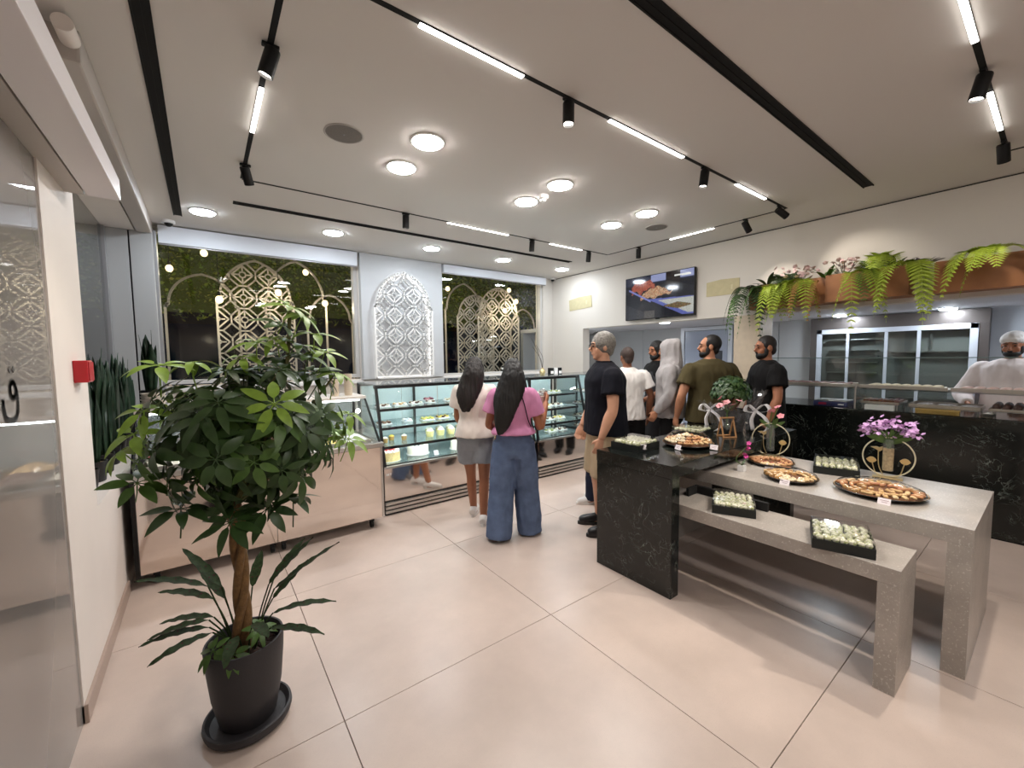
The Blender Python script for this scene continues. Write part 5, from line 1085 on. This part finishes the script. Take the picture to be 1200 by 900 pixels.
platter(3.15, .615, ZT, .20, 'large platter of golden finger pastries at the open end of the table', 'large platter at the open end of the table', (1, 0, 7, 3), 52, .028, 6, ry=.215)
card(2.50, 1.79, ZI+.02, 'price card in front of the sweets box at the island corner', 0)
card(2.74, 1.66, ZI+.004, 'price card at the left front of the heaped platter', -.3); card(2.93, 1.49, ZI+.006, 'price card at the right front of the heaped platter', .1)
card(3.24, 1.24, ZT, 'price card in front of the small red brown platter'); card(2.90, 1.02, ZT, 'price card in front of the small golden platter'); card(2.935, .55, ZT, 'price card in front of the large golden platter')
# gold ring vases
M_gold = mat('soft_gold', srgb(206, 186, 140), .35, metal=.75)
def ringvase(x, y, label, petals, mt, sd, lean=0., speck=False):
    t = thing('ring_vase', label, 'vase', (x, y, ZT), math.atan2(y, x)-pi/2)
    # ring stands in the local XZ plane facing the camera side
    MB().bbox(-.075, .075, -.03, .03, 0, .010, .002).build('base', M_gold, t)
    smoothang(MB().tube([(.128*cos(a), 0, .142+.128*sin(a)) for a in [2*pi*k/48 for k in range(49)]], .0042, 8, cap=False).build('ring', mat('pale_gold', srgb(214, 206, 178), .4, metal=.4), t))
    smoothang(MB().lathe([(.001, .045), (.026, .05), (.030, .06), (.030, .26), (.027, .262), (.026, .06)], n=18, cap=False).build('glass_tube', glass('vase_glass', (.9, .93, .9), 1.45, 0, film=.1), t), 50)
    if speck: smoothang(MB().lathe([(.001, .05), (.027, .053), (.028, .20), (.001, .2)], n=18, cap=False).build('pebbles', mat('pebble_fill', srgb(190, 160, 120), .7, bump=.8, bs=90, var=.3, vscale=70), t))
    for sx, hx in ((-1, .11), (1, .12)):
        smoothang(MB().tube(cat([(sx*.03, 0, .012), (sx*.06, 0, .03), (sx*.082, 0, hx)], 5), .003, 6).build('wire_stem', M_gold, t))
        MB().prism([(sx*.082+.027*cos(a)*(1-.25*abs(sin(a*2))), hx+.018*sin(a)+(.004 if sin(a) > 0 else 0)) for a in [2*pi*k/14 for k in range(14)]], -.004, .004, 'y').build('wire_leaf', mat('leaf_gold', srgb(206, 176, 120), .4, metal=.4), t)
    smoothang(MB().tube(cat([(-.02, 0, .015), (-.045, 0, .08), (-.05, 0, .175)], 5), .003, 6).build('wire_stem', M_gold, t))
    MB().prism([(-.09, .20), (-.06, .185), (-.045, .172), (-.03, .185), (-.028, .21), (-.045, .20), (-.06, .205)], -.004, .004, 'y').build('wire_bird', M_gold, t)
    r = random.Random(sd); g = MB(); pts = []
    for k in range(petals[0]):
        a = r.uniform(-1, 1); e = Vector((a*petals[1]+lean, r.gauss(0, .03), .26+petals[2]*(1-.4*abs(a))*r.uniform(.55, 1))); g.tube(cat([(0, 0, .07), (a*.02, 0, .25), e], 4), .0028, 5, cap=False); pts.append(e)
        for _ in range(petals[3]): pts.append(e+Vector((r.gauss(0, .024), r.gauss(0, .024), r.gauss(0, .022))))
        blade(g, Vector((a*.02, 0, .23)), Vector((a*1.4, r.gauss(0, .4), 1)), Vector((0, 1, 0)), .12, .014, 5, .2)
    g.build('stems', leafmat('stem_green', srgb(78, 104, 50), .5), t); blossoms(t, pts, mt, petals[4], r=r)
ringvase(3.62, 1.38, 'ring shaped gold vase with a few large pink flowers', (5, .05, .17, 0, .032), mat('blossom_pink', srgb(230, 150, 160), .6), 3, .03)
ringvase(3.58, .66, 'ring shaped gold vase with a bunch of small lilac flowers', (18, .115, .13, 10, .016), mat('blossom_lilac', srgb(208, 166, 214), .6), 4, 0., True)
# tiny orchid
t = thing('mini_orchid', 'tiny magenta orchid in a white cube pot on the table', 'potted orchid', (3.02, 1.33, ZT))
MB().bbox(-.022, .022, -.022, .022, 0, .042, .003).build('pot', M_white, t)
g = MB(); g.tube(cat([(0, 0, .04), (-.02, .03, .09), (.03, -.02, .18)], 6), .0022, 5); g.build('stem', leafmat('stem_green', srgb(78, 104, 50)), t)
lf = MB(); 
for a in (0, 2, 4): blade(lf, Vector((0, 0, .04)), Vector((cos(a), sin(a), .9)), Vector((0, 0, 1)), .07, .010, 5, .2)
lf.build('leaves', G_dark, t, True); blossoms(t, [(.03, -.02, .18), (.035, -.025, .165), (.028, -.02, .15), (.03, -.03, .20), (.02, -.01, .115), (.024, -.018, .10)], mat('blossom_magenta', srgb(206, 70, 150), .6), .019)
# A-frame wooden stand with a bulb vase
t = thing('frame_vase', 'wooden A-frame vase with pink flowers on the marble island', 'vase', (3.50, 1.67, ZI), -.55)
M_fw = mat('frame_wood', srgb(178, 130, 84), .5, var=.15, vscale=20)
for s in (-1, 1):
    Mx = tr(0, s*.045, 0) @ rot(s*.30, 'X')
    for a in ((-.06, .06, 0, .010), (-.06, .06, .165, .175), (-.06, -.05, .01, .165), (.05, .06, .01, .165)): MB().bbox(a[0], a[1], -.005, .005, a[2], a[3], .001, M=Mx).build('frame_bar', M_fw, t)
smoothang(MB().lathe([(.001, .06), (.022, .068), (.03, .09), (.022, .112), (.01, .13), (.012, .165), (.010, .165), (.008, .13), (.02, .11), (.027, .09), (.001, .065)], n=18, cap=False).build('glass_bulb', glass('vase_glass'), t), 50)
r = random.Random(8); g = MB(); pts = []
for k in range(8): e = Vector((r.uniform(-.09, .09), r.uniform(-.03, .03), r.uniform(.25, .33))); g.tube(cat([(0, 0, .08), (0, 0, .2), e], 4), .0025, 5, cap=False); pts += [e]
g.build('stems', leafmat('stem_green', srgb(78, 104, 50)), t); blossoms(t, pts, mat('blossom_rose', srgb(228, 160, 166), .6), .036, r=r)
# gift plant in cellophane with ribbons
gp = thing('gift_plant', 'bushy green gift plant wrapped in clear film with white bows on the island', 'potted plant', (3.84, 1.80, ZI))
smoothang(MB().lathe([(.001, 0), (.10, 0), (.135, .19), (.13, .195), (.125, .18), (.001, .17)], n=26, cap=False).build('basket', mat('basket_dark', srgb(40, 36, 34), .6), gp), 50)
LMs = [palmate(50+i, 6, .06, .018, droop=.3).mesh('leaf', [G_dark if i else leafmat('leaf_deep', srgb(40, 70, 36))], True) for i in range(3)]
r = random.Random(9)
for k in range(95):
    u = Vector((r.gauss(0, 1), r.gauss(0, 1), abs(r.gauss(0, .8)))).normalized(); o = link('leaf', LMs[k % 3], gp); p = Vector((u.x*.15, u.y*.15, .34+u.z*.15))
    o.matrix_local = tr(*p) @ Vector((0, 0, 1)).rotation_difference((u+Vector((0, 0, .4))).normalized()).to_matrix().to_4x4() @ rot(r.uniform(0, 6))
for k in range(5): MB().tube(cat([(r.gauss(0, .02), r.gauss(0, .02), .17), (r.gauss(0, .04), r.gauss(0, .04), .28), (r.gauss(0, .08), r.gauss(0, .08), .38)], 4), .006, 6).build('stem', M_bark, gp)
def film(seed, z0, z1, r0, r1, a0, a1):
    r = random.Random(seed); m = MB(); rings = []; n = 26
    for i in range(9):
        t_ = i/8; ring_ = []
        for k in range(n+1):
            a = a0+(a1-a0)*k/n; q = r0+(r1-r0)*t_+r.gauss(0, .014)*(.4+t_); ring_.append(Vector((q*cos(a), q*sin(a), z0+(z1-z0)*t_+r.gauss(0, .012))))
        rings.append(ring_)
    m.loft(rings, False, False); return m
M_cell = glass('cellophane', (.96, .96, .97), 1.5, .03, film=.05, filmc=(.9, .9, .9))
for sd, a0, a1, z1, r1 in ((1, 2.2, 3.9, .26, .24), (2, 3.9, 5.4, .20, .19), (3, 5.2, 6.6, .36, .27)): film(sd, .02, z1, .14, r1, a0, a1).build('film_wrap', M_cell, gp)
M_rib = mat('ribbon_white', srgb(226, 224, 226), .3)
def ribbon(pts, w): 
    m = MB(); P = cat(pts, 6); rows = []
    for i, p in enumerate(P): rows.append([p+Vector((.4, -.85, .25))*w/2, p-Vector((.4, -.85, .25))*w/2])
    m.loft([[a, b, b+Vector((0, .0015, 0)), a+Vector((0, .0015, 0))] for a, b in rows]); return m
for bx, by in ((-.20, .09), (.0, -.21)):
    for pts in ([(0, 0, .20), (-.05, -.01, .25), (-.07, -.02, .20), (-.02, 0, .18)], [(0, 0, .20), (.05, -.01, .26), (.075, -.02, .21), (.01, 0, .18)], [(0, 0, .20), (.05, -.02, .14), (.07, -.02, .06), (.03, -.02, .01)], [(0, 0, .20), (-.03, -.02, .12), (-.02, -.02, .03)]):
        ribbon([(bx+a*.6+b, by-a*1.1+b, c) for a, b, c in pts], .03).build('ribbon_loop', M_rib, gp, True)
# ================================================================ contents of the display cases
M_crm = mat('whipped_cream', srgb(240, 234, 218), .5); M_sponge = mat('sponge', srgb(222, 196, 120), .7, bump=.5, bs=60, var=.15, vscale=50)
M_red = mat('berry_red', srgb(178, 40, 52), .3); M_blu = mat('blueberry', srgb(60, 62, 92), .4); M_yel = mat('custard_yellow', srgb(232, 206, 96), .5); M_cho = mat('chocolate', srgb(72, 42, 30), .4); M_plate = mat('cake_board', srgb(226, 226, 226), .3); M_crumb = mat('almond_crumb', srgb(226, 200, 140), .8, bump=1.0, bs=110, var=.25, vscale=90)
def cake(x, y, z, r0, h, label, side, topm, berry, nb=16, square=False):
    t = thing('cake', label, 'cake', (x, y, z)); r = random.Random(int(x*997))
    MB().lathe([(r0*1.12, 0), (r0*1.12, .004)], n=28).build('board', M_plate, t)
    smoothang(MB().lathe([(r0, .004), (r0*1.01, .01), (r0*1.0, h*.9), (r0*.96, h*.97)], n=32, cap=False).build('side_coat', side, t), 60)
    smoothang(MB().lathe([(r0*.99, h*.9), (r0*.97, h*.985), (r0*.9, h), (.001, h)], n=32, cap=False).build('top_icing', topm, t), 60)
    m = MB()
    for k in range(12): a = 2*pi*k/12; m.ell((r0*.82*cos(a), r0*.82*sin(a), h+.006), (r0*.16, r0*.16, .014), 8, 5)
    tag(m.build('cream_rosettes', topm, t, True), kind='stuff')
    if berry:
        m = MB()
        for k in range(nb): a, q = r.uniform(0, 6.28), r0*.55*math.sqrt(r.random()); m.ell((q*cos(a), q*sin(a), h+.008), (.012, .012, .010), 8, 5)
        tag(m.build('berry_topping', berry, t, True), kind='stuff')
ZS = (.50, .665, .85, 1.035)
cake(1.50, 4.16, ZS[0], .105, .10, 'round almond crumb cake with red topping, beside the gelato cabinet', M_crumb, M_crm, M_red, 20)
cake(1.86, 4.26, ZS[0], .115, .09, 'round cream cake with blueberries on the bottom shelf', M_crm, M_crm, M_blu, 14)
cake(2.36, 4.19, ZS[0], .115, .085, 'plain white cream cake on the bottom shelf', M_crm, M_crm, None)
cake(2.64, 4.36, ZS[0], .115, .12, 'tall almond crumb cake with a heap of red berries', M_crumb, M_crm, M_red, 24)
cake(2.98, 4.24, ZS[0], .10, .10, 'yellow crumb cake half hidden by the girl in cream', M_crumb, M_yel, None)
def cup(x, y, z, label, cm, tm, grp, r0=.032, h=.045):
    t = thing('dessert_cup', label, 'dessert cup', (x, y, z), group=grp)
    smoothang(MB().lathe([(.001, 0), (r0*.8, 0), (r0, h), (r0*.96, h), (r0*.9, h*.9), (.001, h*.88)], n=16, cap=False).build('cup', cm, t), 50)
    smoothang(MB().lathe([(r0*.9, h*.88), (r0*.85, h*1.1), (r0*.4, h*1.35), (.001, h*1.42)], n=12, cap=False).build('topping', tm, t))
def pastrybox(x, y, z, label, grp, lab2, cols, nx=3, ny=2, w=.13, d=.10, rz=0):
    """open paper tray with little pastries on it"""
    t = thing('pastry_tray', label, 'pastry tray', (x, y, z), rz, grp)
    MB().bbox(-w/2, w/2, -d/2, d/2, 0, .010, .002).build('paper_tray', M_plate, t)
    for i in range(nx):
        for j in range(ny):
            m = MB(); u, v = -w/2+w*(i+.5)/nx, -d/2+d*(j+.5)/ny; r_ = w/nx*.44
            m.ell((u, v, .012+r_*.35), (r_, r_*.95, r_*.55), 10, 6); o = m.build('pastry_piece', mat('piece_%d_%d_%d' % cols[(i+j) % len(cols)], srgb(*cols[(i+j) % len(cols)]), .55, bump=.4, bs=90), t, True)
            MB().ell((u, v, .012+r_*.85), (r_*.5, r_*.4, r_*.25), 8, 5).build('icing', mat('piece_%d_%d_%d' % cols[(i+j+1) % len(cols)], srgb(*cols[(i+j+1) % len(cols)]), .5), o, True)
W_, Y_, C_, P_, G_, R_ = (236, 230, 218), (224, 200, 96), (92, 58, 40), (196, 132, 140), (160, 170, 90), (186, 76, 70)
# shelf 3 (yellow cups), shelf 2, shelf 1 of the long case
k = 0
for x, y, l in ((1.50, 4.28, 'small caramel dessert cup at the left end of the third shelf'), (1.60, 4.36, 'cream dessert cup second from the left on the third shelf'), (1.72, 4.30, 'small brown dessert cup third from the left on the third shelf')):
    cup(x, y, ZS[1], l, (mat('clear_cup_caramel', srgb(176, 140, 76), .3)), M_crm if k != 1 else M_yel, 'dessert cups on the third shelf of the long case'); k += 1
for i in range(5):
    for j in range(2): cup(2.02+i*.135+j*.05, 4.28+j*.13, ZS[1], 'cream topped yellow dessert cup, %s of the %s row on the third shelf' % (('leftmost', 'second', 'middle', 'fourth', 'rightmost')[i], ('front', 'rear')[j]), mat('clear_cup_yellow', srgb(230, 216, 150), .3), M_crm, 'cream topped cups on the third shelf of the long case', .046, .065)
for x, y, l, cs, nx in ((1.52, 4.36, 'tray of dark bars at the left end of the second shelf', [C_, (150, 120, 100)], 3), (2.02, 4.34, 'tray of yellow fruit tarts on the second shelf', [Y_, G_], 3), (2.22, 4.36, 'tray of yellow eclairs on the second shelf', [Y_, C_], 3), (2.48, 4.42, 'tray of white meringues on the second shelf', [W_, (250, 248, 240)], 3), (2.66, 4.44, 'tray of brown choux on the second shelf', [C_, P_], 2), (2.90, 4.42, 'tray of chocolate cubes on the second shelf', [C_, W_], 2), (3.08, 4.42, 'tray of cocoa slices at the right end of the second shelf', [C_, (120, 96, 84)], 2),
                        (1.80, 4.40, 'tray of pale blue macarons on the second shelf', [(196, 206, 222), W_], 2)):
    pastrybox(x, y, ZS[2], l, 'pastry trays in the long case', '', cs, nx, 2, .15 if nx == 3 else .10, .11)
for x, y, l, cs, nx in ((1.52, 4.38, 'tray of cream choux with dark bases at the left of the top shelf', [W_, C_], 3), (1.72, 4.40, 'tray of white cream puffs second on the top shelf', [W_, (206, 170, 120)], 3), (1.92, 4.42, 'tray of cream rolls third on the top shelf', [W_, C_], 3), (2.10, 4.42, 'tray of white filled rolls fourth on the top shelf', [W_, (120, 90, 70)], 2), (2.36, 4.46, 'tray of pale cubes on the top shelf', [(206, 190, 160), W_], 2), (2.60, 4.46, 'tray of beige cubes on the top shelf', [(216, 204, 180), W_], 2), (2.88, 4.44, 'tray of green and yellow tarts on the top shelf', [G_, Y_], 2), (3.10, 4.46, 'tray of dark slices at the right end of the top shelf', [C_, W_], 2)):
    pastrybox(x, y, ZS[3], l, 'pastry trays in the long case', '', cs, nx, 2, .15 if nx == 3 else .10, .11)
pastrybox(2.14, 4.55, ZS[3]+.012+.0, 'tray of pink cakes at the back of the top shelf', 'pastry trays in the long case', '', [P_, (120, 60, 80)], 2, 2, .12, .10)
names = ('lowest', 'third', 'second', 'top')
for s, z in enumerate(ZS):
    for i in range(4):
        x = 3.48+i*.20
        if s == 0 and i == 1: continue
        cs = ([W_, Y_], [W_, C_], [W_, G_], [C_, W_])[(s+i) % 4]
        pastrybox(x, 4.30+.04*s, z, '%s pastry tray on the %s shelf of the shorter case' % (('leftmost', 'second', 'third', 'rightmost')[i], names[s]), 'pastry trays in the shorter case', '', cs, 3, 2, .155, .13)
for s, z in enumerate(ZS):
    for i in range(3): pastrybox(4.50+i*.25, 4.34, z, '%s pastry tray on the %s shelf of the far end case' % (('leftmost', 'middle', 'rightmost')[i], names[s]), 'pastry trays in the far end case', '', [W_, C_], 3, 2, .155, .13)
for x, y, z, l in ((1.99, 4.06, ZS[0]+.0, 'small price sign by the blueberry cake'), (2.74, 4.13, ZS[0], 'small price sign by the tall berry cake'), (2.62, 4.34, ZS[1], 'small price sign among the yellow cups')): card(x, y, z, l, pi/2-.0, .05, .05)
# objects on top of the cases and the gelato cabinet
def cupstack(x, y, z, n, r0, label, c, grp='stacks of paper cups'):
    t = thing('cup_stack', label, 'cup stack', (x, y, z), group=grp)
    for k in range(n):
        m = MB().lathe([(r0*.86, 0), (r0, .020), (r0*1.04, .023), (r0*1.04, .027), (r0*.98, .027)], n=20, cap=False); o = smoothang(m.build('paper_cup', mat('cup_'+c, srgb(*dict(kraft=(206, 192, 172), white=(226, 218, 208))[c]), .7, var=.05, vscale=40), t), 50); o.location = (0, 0, k*.0235)
    MB().lathe([(r0*.8, n*.0235+.001), (.001, n*.0235+.001)], n=20, cap=False).build('cup_bottom', mat('cup_shadow', srgb(150, 136, 118), .8), t)
cupstack(1.02, 4.30, 1.195, 7, .040, 'shorter stack of patterned paper cups on the gelato cabinet', 'kraft'); cupstack(1.15, 4.30, 1.195, 9, .040, 'taller stack of patterned paper cups on the gelato cabinet', 'kraft')
cupstack(-.33, 4.22, 1.195, 5, .075, 'stack of white bowls at the left end of the gelato cabinet', 'white', None)
cupstack(-.02, 4.24, 1.195, 5, .07, 'stack of white bowls behind the tree on the gelato cabinet', 'white', None)
for i, (x, l) in enumerate(((3.26, 'stack of striped black and white boxes at the end of the long case'),)):
    t = thing('box_stack', l, 'boxes', (x, 4.42, 1.297))
    for k in range(6): MB().bbox(-.09, .09, -.06, .06, k*.024, k*.024+.022, .002).build('box', M_black if k % 2 else M_white, t)
MB().bbox(-.13, .13, -.09, .09, 0, .09, .004).build('t', M_white) if False else None
t = thing('decor_vase', 'small gold vase with bare dark twigs on the shorter case', 'vase', (3.86, 4.44, 1.297))
smoothang(MB().lathe([(.001, 0), (.03, 0), (.045, .03), (.04, .06), (.018, .085), (.02, .10), (.016, .1)], n=18, cap=False).build('vase_body', M_gold, t), 60)
for a, b in (((-.02, .06, .3), (-.10, .12, .52)), ((.02, .02, .25), (-.03, .1, .42)), ((-.03, 0, .22), (-.14, .05, .40))): MB().tube(cat([(0, 0, .08), a, b], 5), .003, 5).build('twig', mat('twig_dark', srgb(70, 60, 54), .8), t)
for x, l, m_ in ((4.00, 'small black and white sign block on the shorter case', M_black), (4.08, 'small white folded card on the shorter case', M_white), (4.16, 'small black box at the right end of the shorter case', M_black)):
    t = thing('counter_box', l, 'box', (x, 4.42, 1.297)); MB().bbox(-.032, .032, -.03, .03, 0, .095, .003).build('box_body', m_, t); MB().bbox(-.026, .026, -.032, -.030, .012, .05, .0005).build('box_label', M_white if m_ is M_black else M_card, t)
# ================================================================ behind the counter
M_traym = MATS['tray_steel']
def ctray(y0, y1, z, label, col, top, n, x0=5.32, x1=5.66, h=.03, heap=.03, shape='ell'):
    t = thing('food_tray', label, 'food tray', ((x0+x1)/2, (y0+y1)/2, z)); a, b = (x1-x0)/2, (y1-y0)/2
    MB().bbox(-a, a, -b, b, 0, .004, .001).build('tray_base', M_traym, t)
    for c in ((-a, -a+.006, -b, b), (a-.006, a, -b, b), (-a, a, -b, -b+.006), (-a, a, b-.006, b)): MB().bbox(*c, 0, h, .001).build('tray_side', M_traym, t)
    r = random.Random(int(y0*100)); k = 0; ny = n; nx = 4
    for i in range(nx):
        for j in range(ny):
            m = MB(); u, v = -a+.02+(2*a-.04)*(i+.5)/nx, -b+.012+(2*b-.024)*(j+.5)/ny; q = (2*b-.024)/ny*.47; qx = (2*a-.04)/nx*.46
            m.ell((u, v, .004+heap*.5), (qx, q, heap*.6), 9, 6); m.build('pastry_piece', mat(col, srgb(*top), .55, bump=.5, bs=90, var=.2, vscale=40), t, True)
ctray(.92, 1.22, 1.055, 'tray of brown honeyed pastries behind the counter glass', 'counter_brown', (112, 62, 34), 7, h=.022)
ctray(.40, .86, 1.045, 'flat covered grey tray in the middle of the counter', 'counter_grey', (128, 108, 100), 3, h=.035, heap=.02)
ctray(-.35, .36, 1.055, 'tray of dark chocolate pastries in front of the cook', 'counter_choc', (66, 34, 26), 12, h=.022, heap=.055)
for y0, y1, l, c, tp, n in ((-.66, .55, 'row of pink brown pastries on the upper counter shelf before the cook', 'shelf_rose', (196, 158, 146), 16), (.64, 1.18, 'row of pale pastries in the middle of the upper counter shelf', 'shelf_pale', (214, 200, 170), 7), (1.30, 2.08, 'row of dark red pastries at the left end of the upper counter shelf', 'shelf_red', (110, 66, 56), 10)):
    ctray(y0, y1, 1.223, l, c, tp, n, 5.29, 5.58, .012, .022)
for y, l in ((1.07, 'legs'), ): pass
for (y0, y1, lab) in ((.92, 1.22, 'steel stand under the brown pastry tray'), (.40, .86, 'steel stand under the flat grey tray'), (-.35, .36, 'steel stand under the chocolate pastry tray')):
    t = thing('tray_stand', lab, 'stand', (5.49, (y0+y1)/2, 1.0)); b = (y1-y0)/2; hz = .055 if y0 != .40 else .045
    for sx in (-.15, .15):
        for sy in (-b+.02, b-.02): MB().tube([(sx, sy, 0), (sx, sy, hz-.006)], .006, 8).build('leg', M_steel, t)
    MB().bbox(-.16, .16, -b+.01, b-.01, hz-.006, hz-.0005, .001).build('stand_top', M_steel, t)
t = thing('kitchen_scale', 'flat dark blue weighing scale on the counter behind the glass', 'scale', (5.42, 1.46, 1.0)); MB().bbox(-.13, .13, -.15, .15, .0, .05, .01).build('scale_body', mat('scale_blue', srgb(48, 52, 92), .4), t); MB().bbox(-.12, .12, -.14, .14, .052, .062, .003).build('scale_plate', M_steel, t); MB().bbox(-.134, -.13, .03, .10, .015, .038, .001).build('red_display', mat('display_red', srgb(150, 40, 70), .3), t)
MB().bbox(-.134, -.13, -.12, -.07, .018, .03, .001).build('button_row', M_white, t)
t = thing('paper_stack', 'stack of white paper boxes on the counter under the pastry shelf', 'paper boxes', (5.30, 1.06, 1.0))
for k in range(5): MB().bbox(-.03, .03, -.11, .11, k*.0095, k*.0095+.008, .001).build('paper_box', M_white, t)
t = thing('gold_box', 'long gold pastry box on the counter beside the white paper boxes', 'box', (5.29, .66, 1.0)); MB().bbox(-.03, .03, -.14, .14, 0, .042, .002).build('box_body', mat('gold_card', srgb(150, 120, 56), .4, metal=.3, var=.15, vscale=30), t); MB().bbox(-.0305, .0305, -.142, .142, .028, .044, .002).build('box_lid', mat('gold_card2', srgb(166, 136, 70), .4, metal=.3), t)
t = thing('steel_dispenser', 'small steel bowl on the counter near the cook', 'bowl', (5.30, .36, 1.0)); smoothang(MB().lathe([(.001, 0), (.03, 0), (.045, .035), (.042, .036), (.028, .006), (.001, .005)], n=18, cap=False).build('bowl_body', M_steel, t), 50); MB().lathe([(.04, .030), (.001, .045)], n=14, cap=False).build('bowl_fill', M_white, t)
# glass fronted cabinet at the kitchen wall
gcb = thing('glass_front_cabinet', 'steel framed four door glass cabinet against the kitchen wall', 'cabinet', (7.0, 1.34, 0))
M_fr = mat('cabinet_frame_dark', srgb(96, 90, 88), .35, metal=.5); M_fl = mat('cabinet_frame_light', srgb(196, 202, 212), .3, metal=.3)
R = lambda *b: rel(gcb, *b)
MB().bbox(*R(7.06, 7.09, .50, 2.18, 0, 2.04), .003).build('back_panel', mat('cabinet_back', srgb(150, 148, 142), .5), gcb)
for b in ((6.96, 7.09, .50, 2.18, 1.88, 2.04), (6.96, 7.09, .50, .58, 0, 1.88), (6.96, 7.09, 2.10, 2.18, 0, 1.88)): MB().bbox(*R(*b), .004).build('outer_frame', M_fr, gcb)
MB().bbox(*R(6.97, 7.06, .58, 2.10, 0, .74), .004).build('lower_panel', M_fr, gcb)
for y0, y1 in ((.58, .645), (2.04, 2.10)): MB().bbox(*R(6.95, 6.98, y0, y1, .74, 1.88), .003).build('door_stile', M_fl, gcb)
MB().bbox(*R(6.95, 6.98, .58, 2.10, 1.82, 1.88), .003).build('door_rail', M_fl, gcb)
for y in (1.06, 1.36, 1.75): MB().bbox(*R(6.95, 6.98, y-.016, y+.016, .74, 1.82), .003).build('mullion', M_fl, gcb)
for a, b in ((.645, 1.044), (1.076, 1.344), (1.376, 1.734), (1.766, 2.04)): MB().box(*R(6.963, 6.968, a, b, .74, 1.82)).build('door_pane', glass('cabinet_glass', (.75, .78, .78), 1.5), gcb)
for y0, y1, z in ((1.40, 2.0, 1.72), (1.44, 1.98, 1.58), (1.44, 1.98, 1.50), (1.44, 1.98, 1.42), (1.44, 1.98, 1.28), (.62, 1.34, 1.55), (.62, 1.34, .98)): MB().bbox(*R(6.985, 7.05, y0, y1, z, z+.018), .003).build('cabinet_shelf', M_steel, gcb)
MB().tube([(.02, -.38, 1.6-.0), (.02, -.38, 1.78)], .012, 8).build('tap', M_steel, gcb)
for k in range(3): MB().bbox(-.01, .04, -.68+.0, -.54, 1.0+k*.045, 1.04+k*.045, .004).build('white_tub', M_white, gcb)
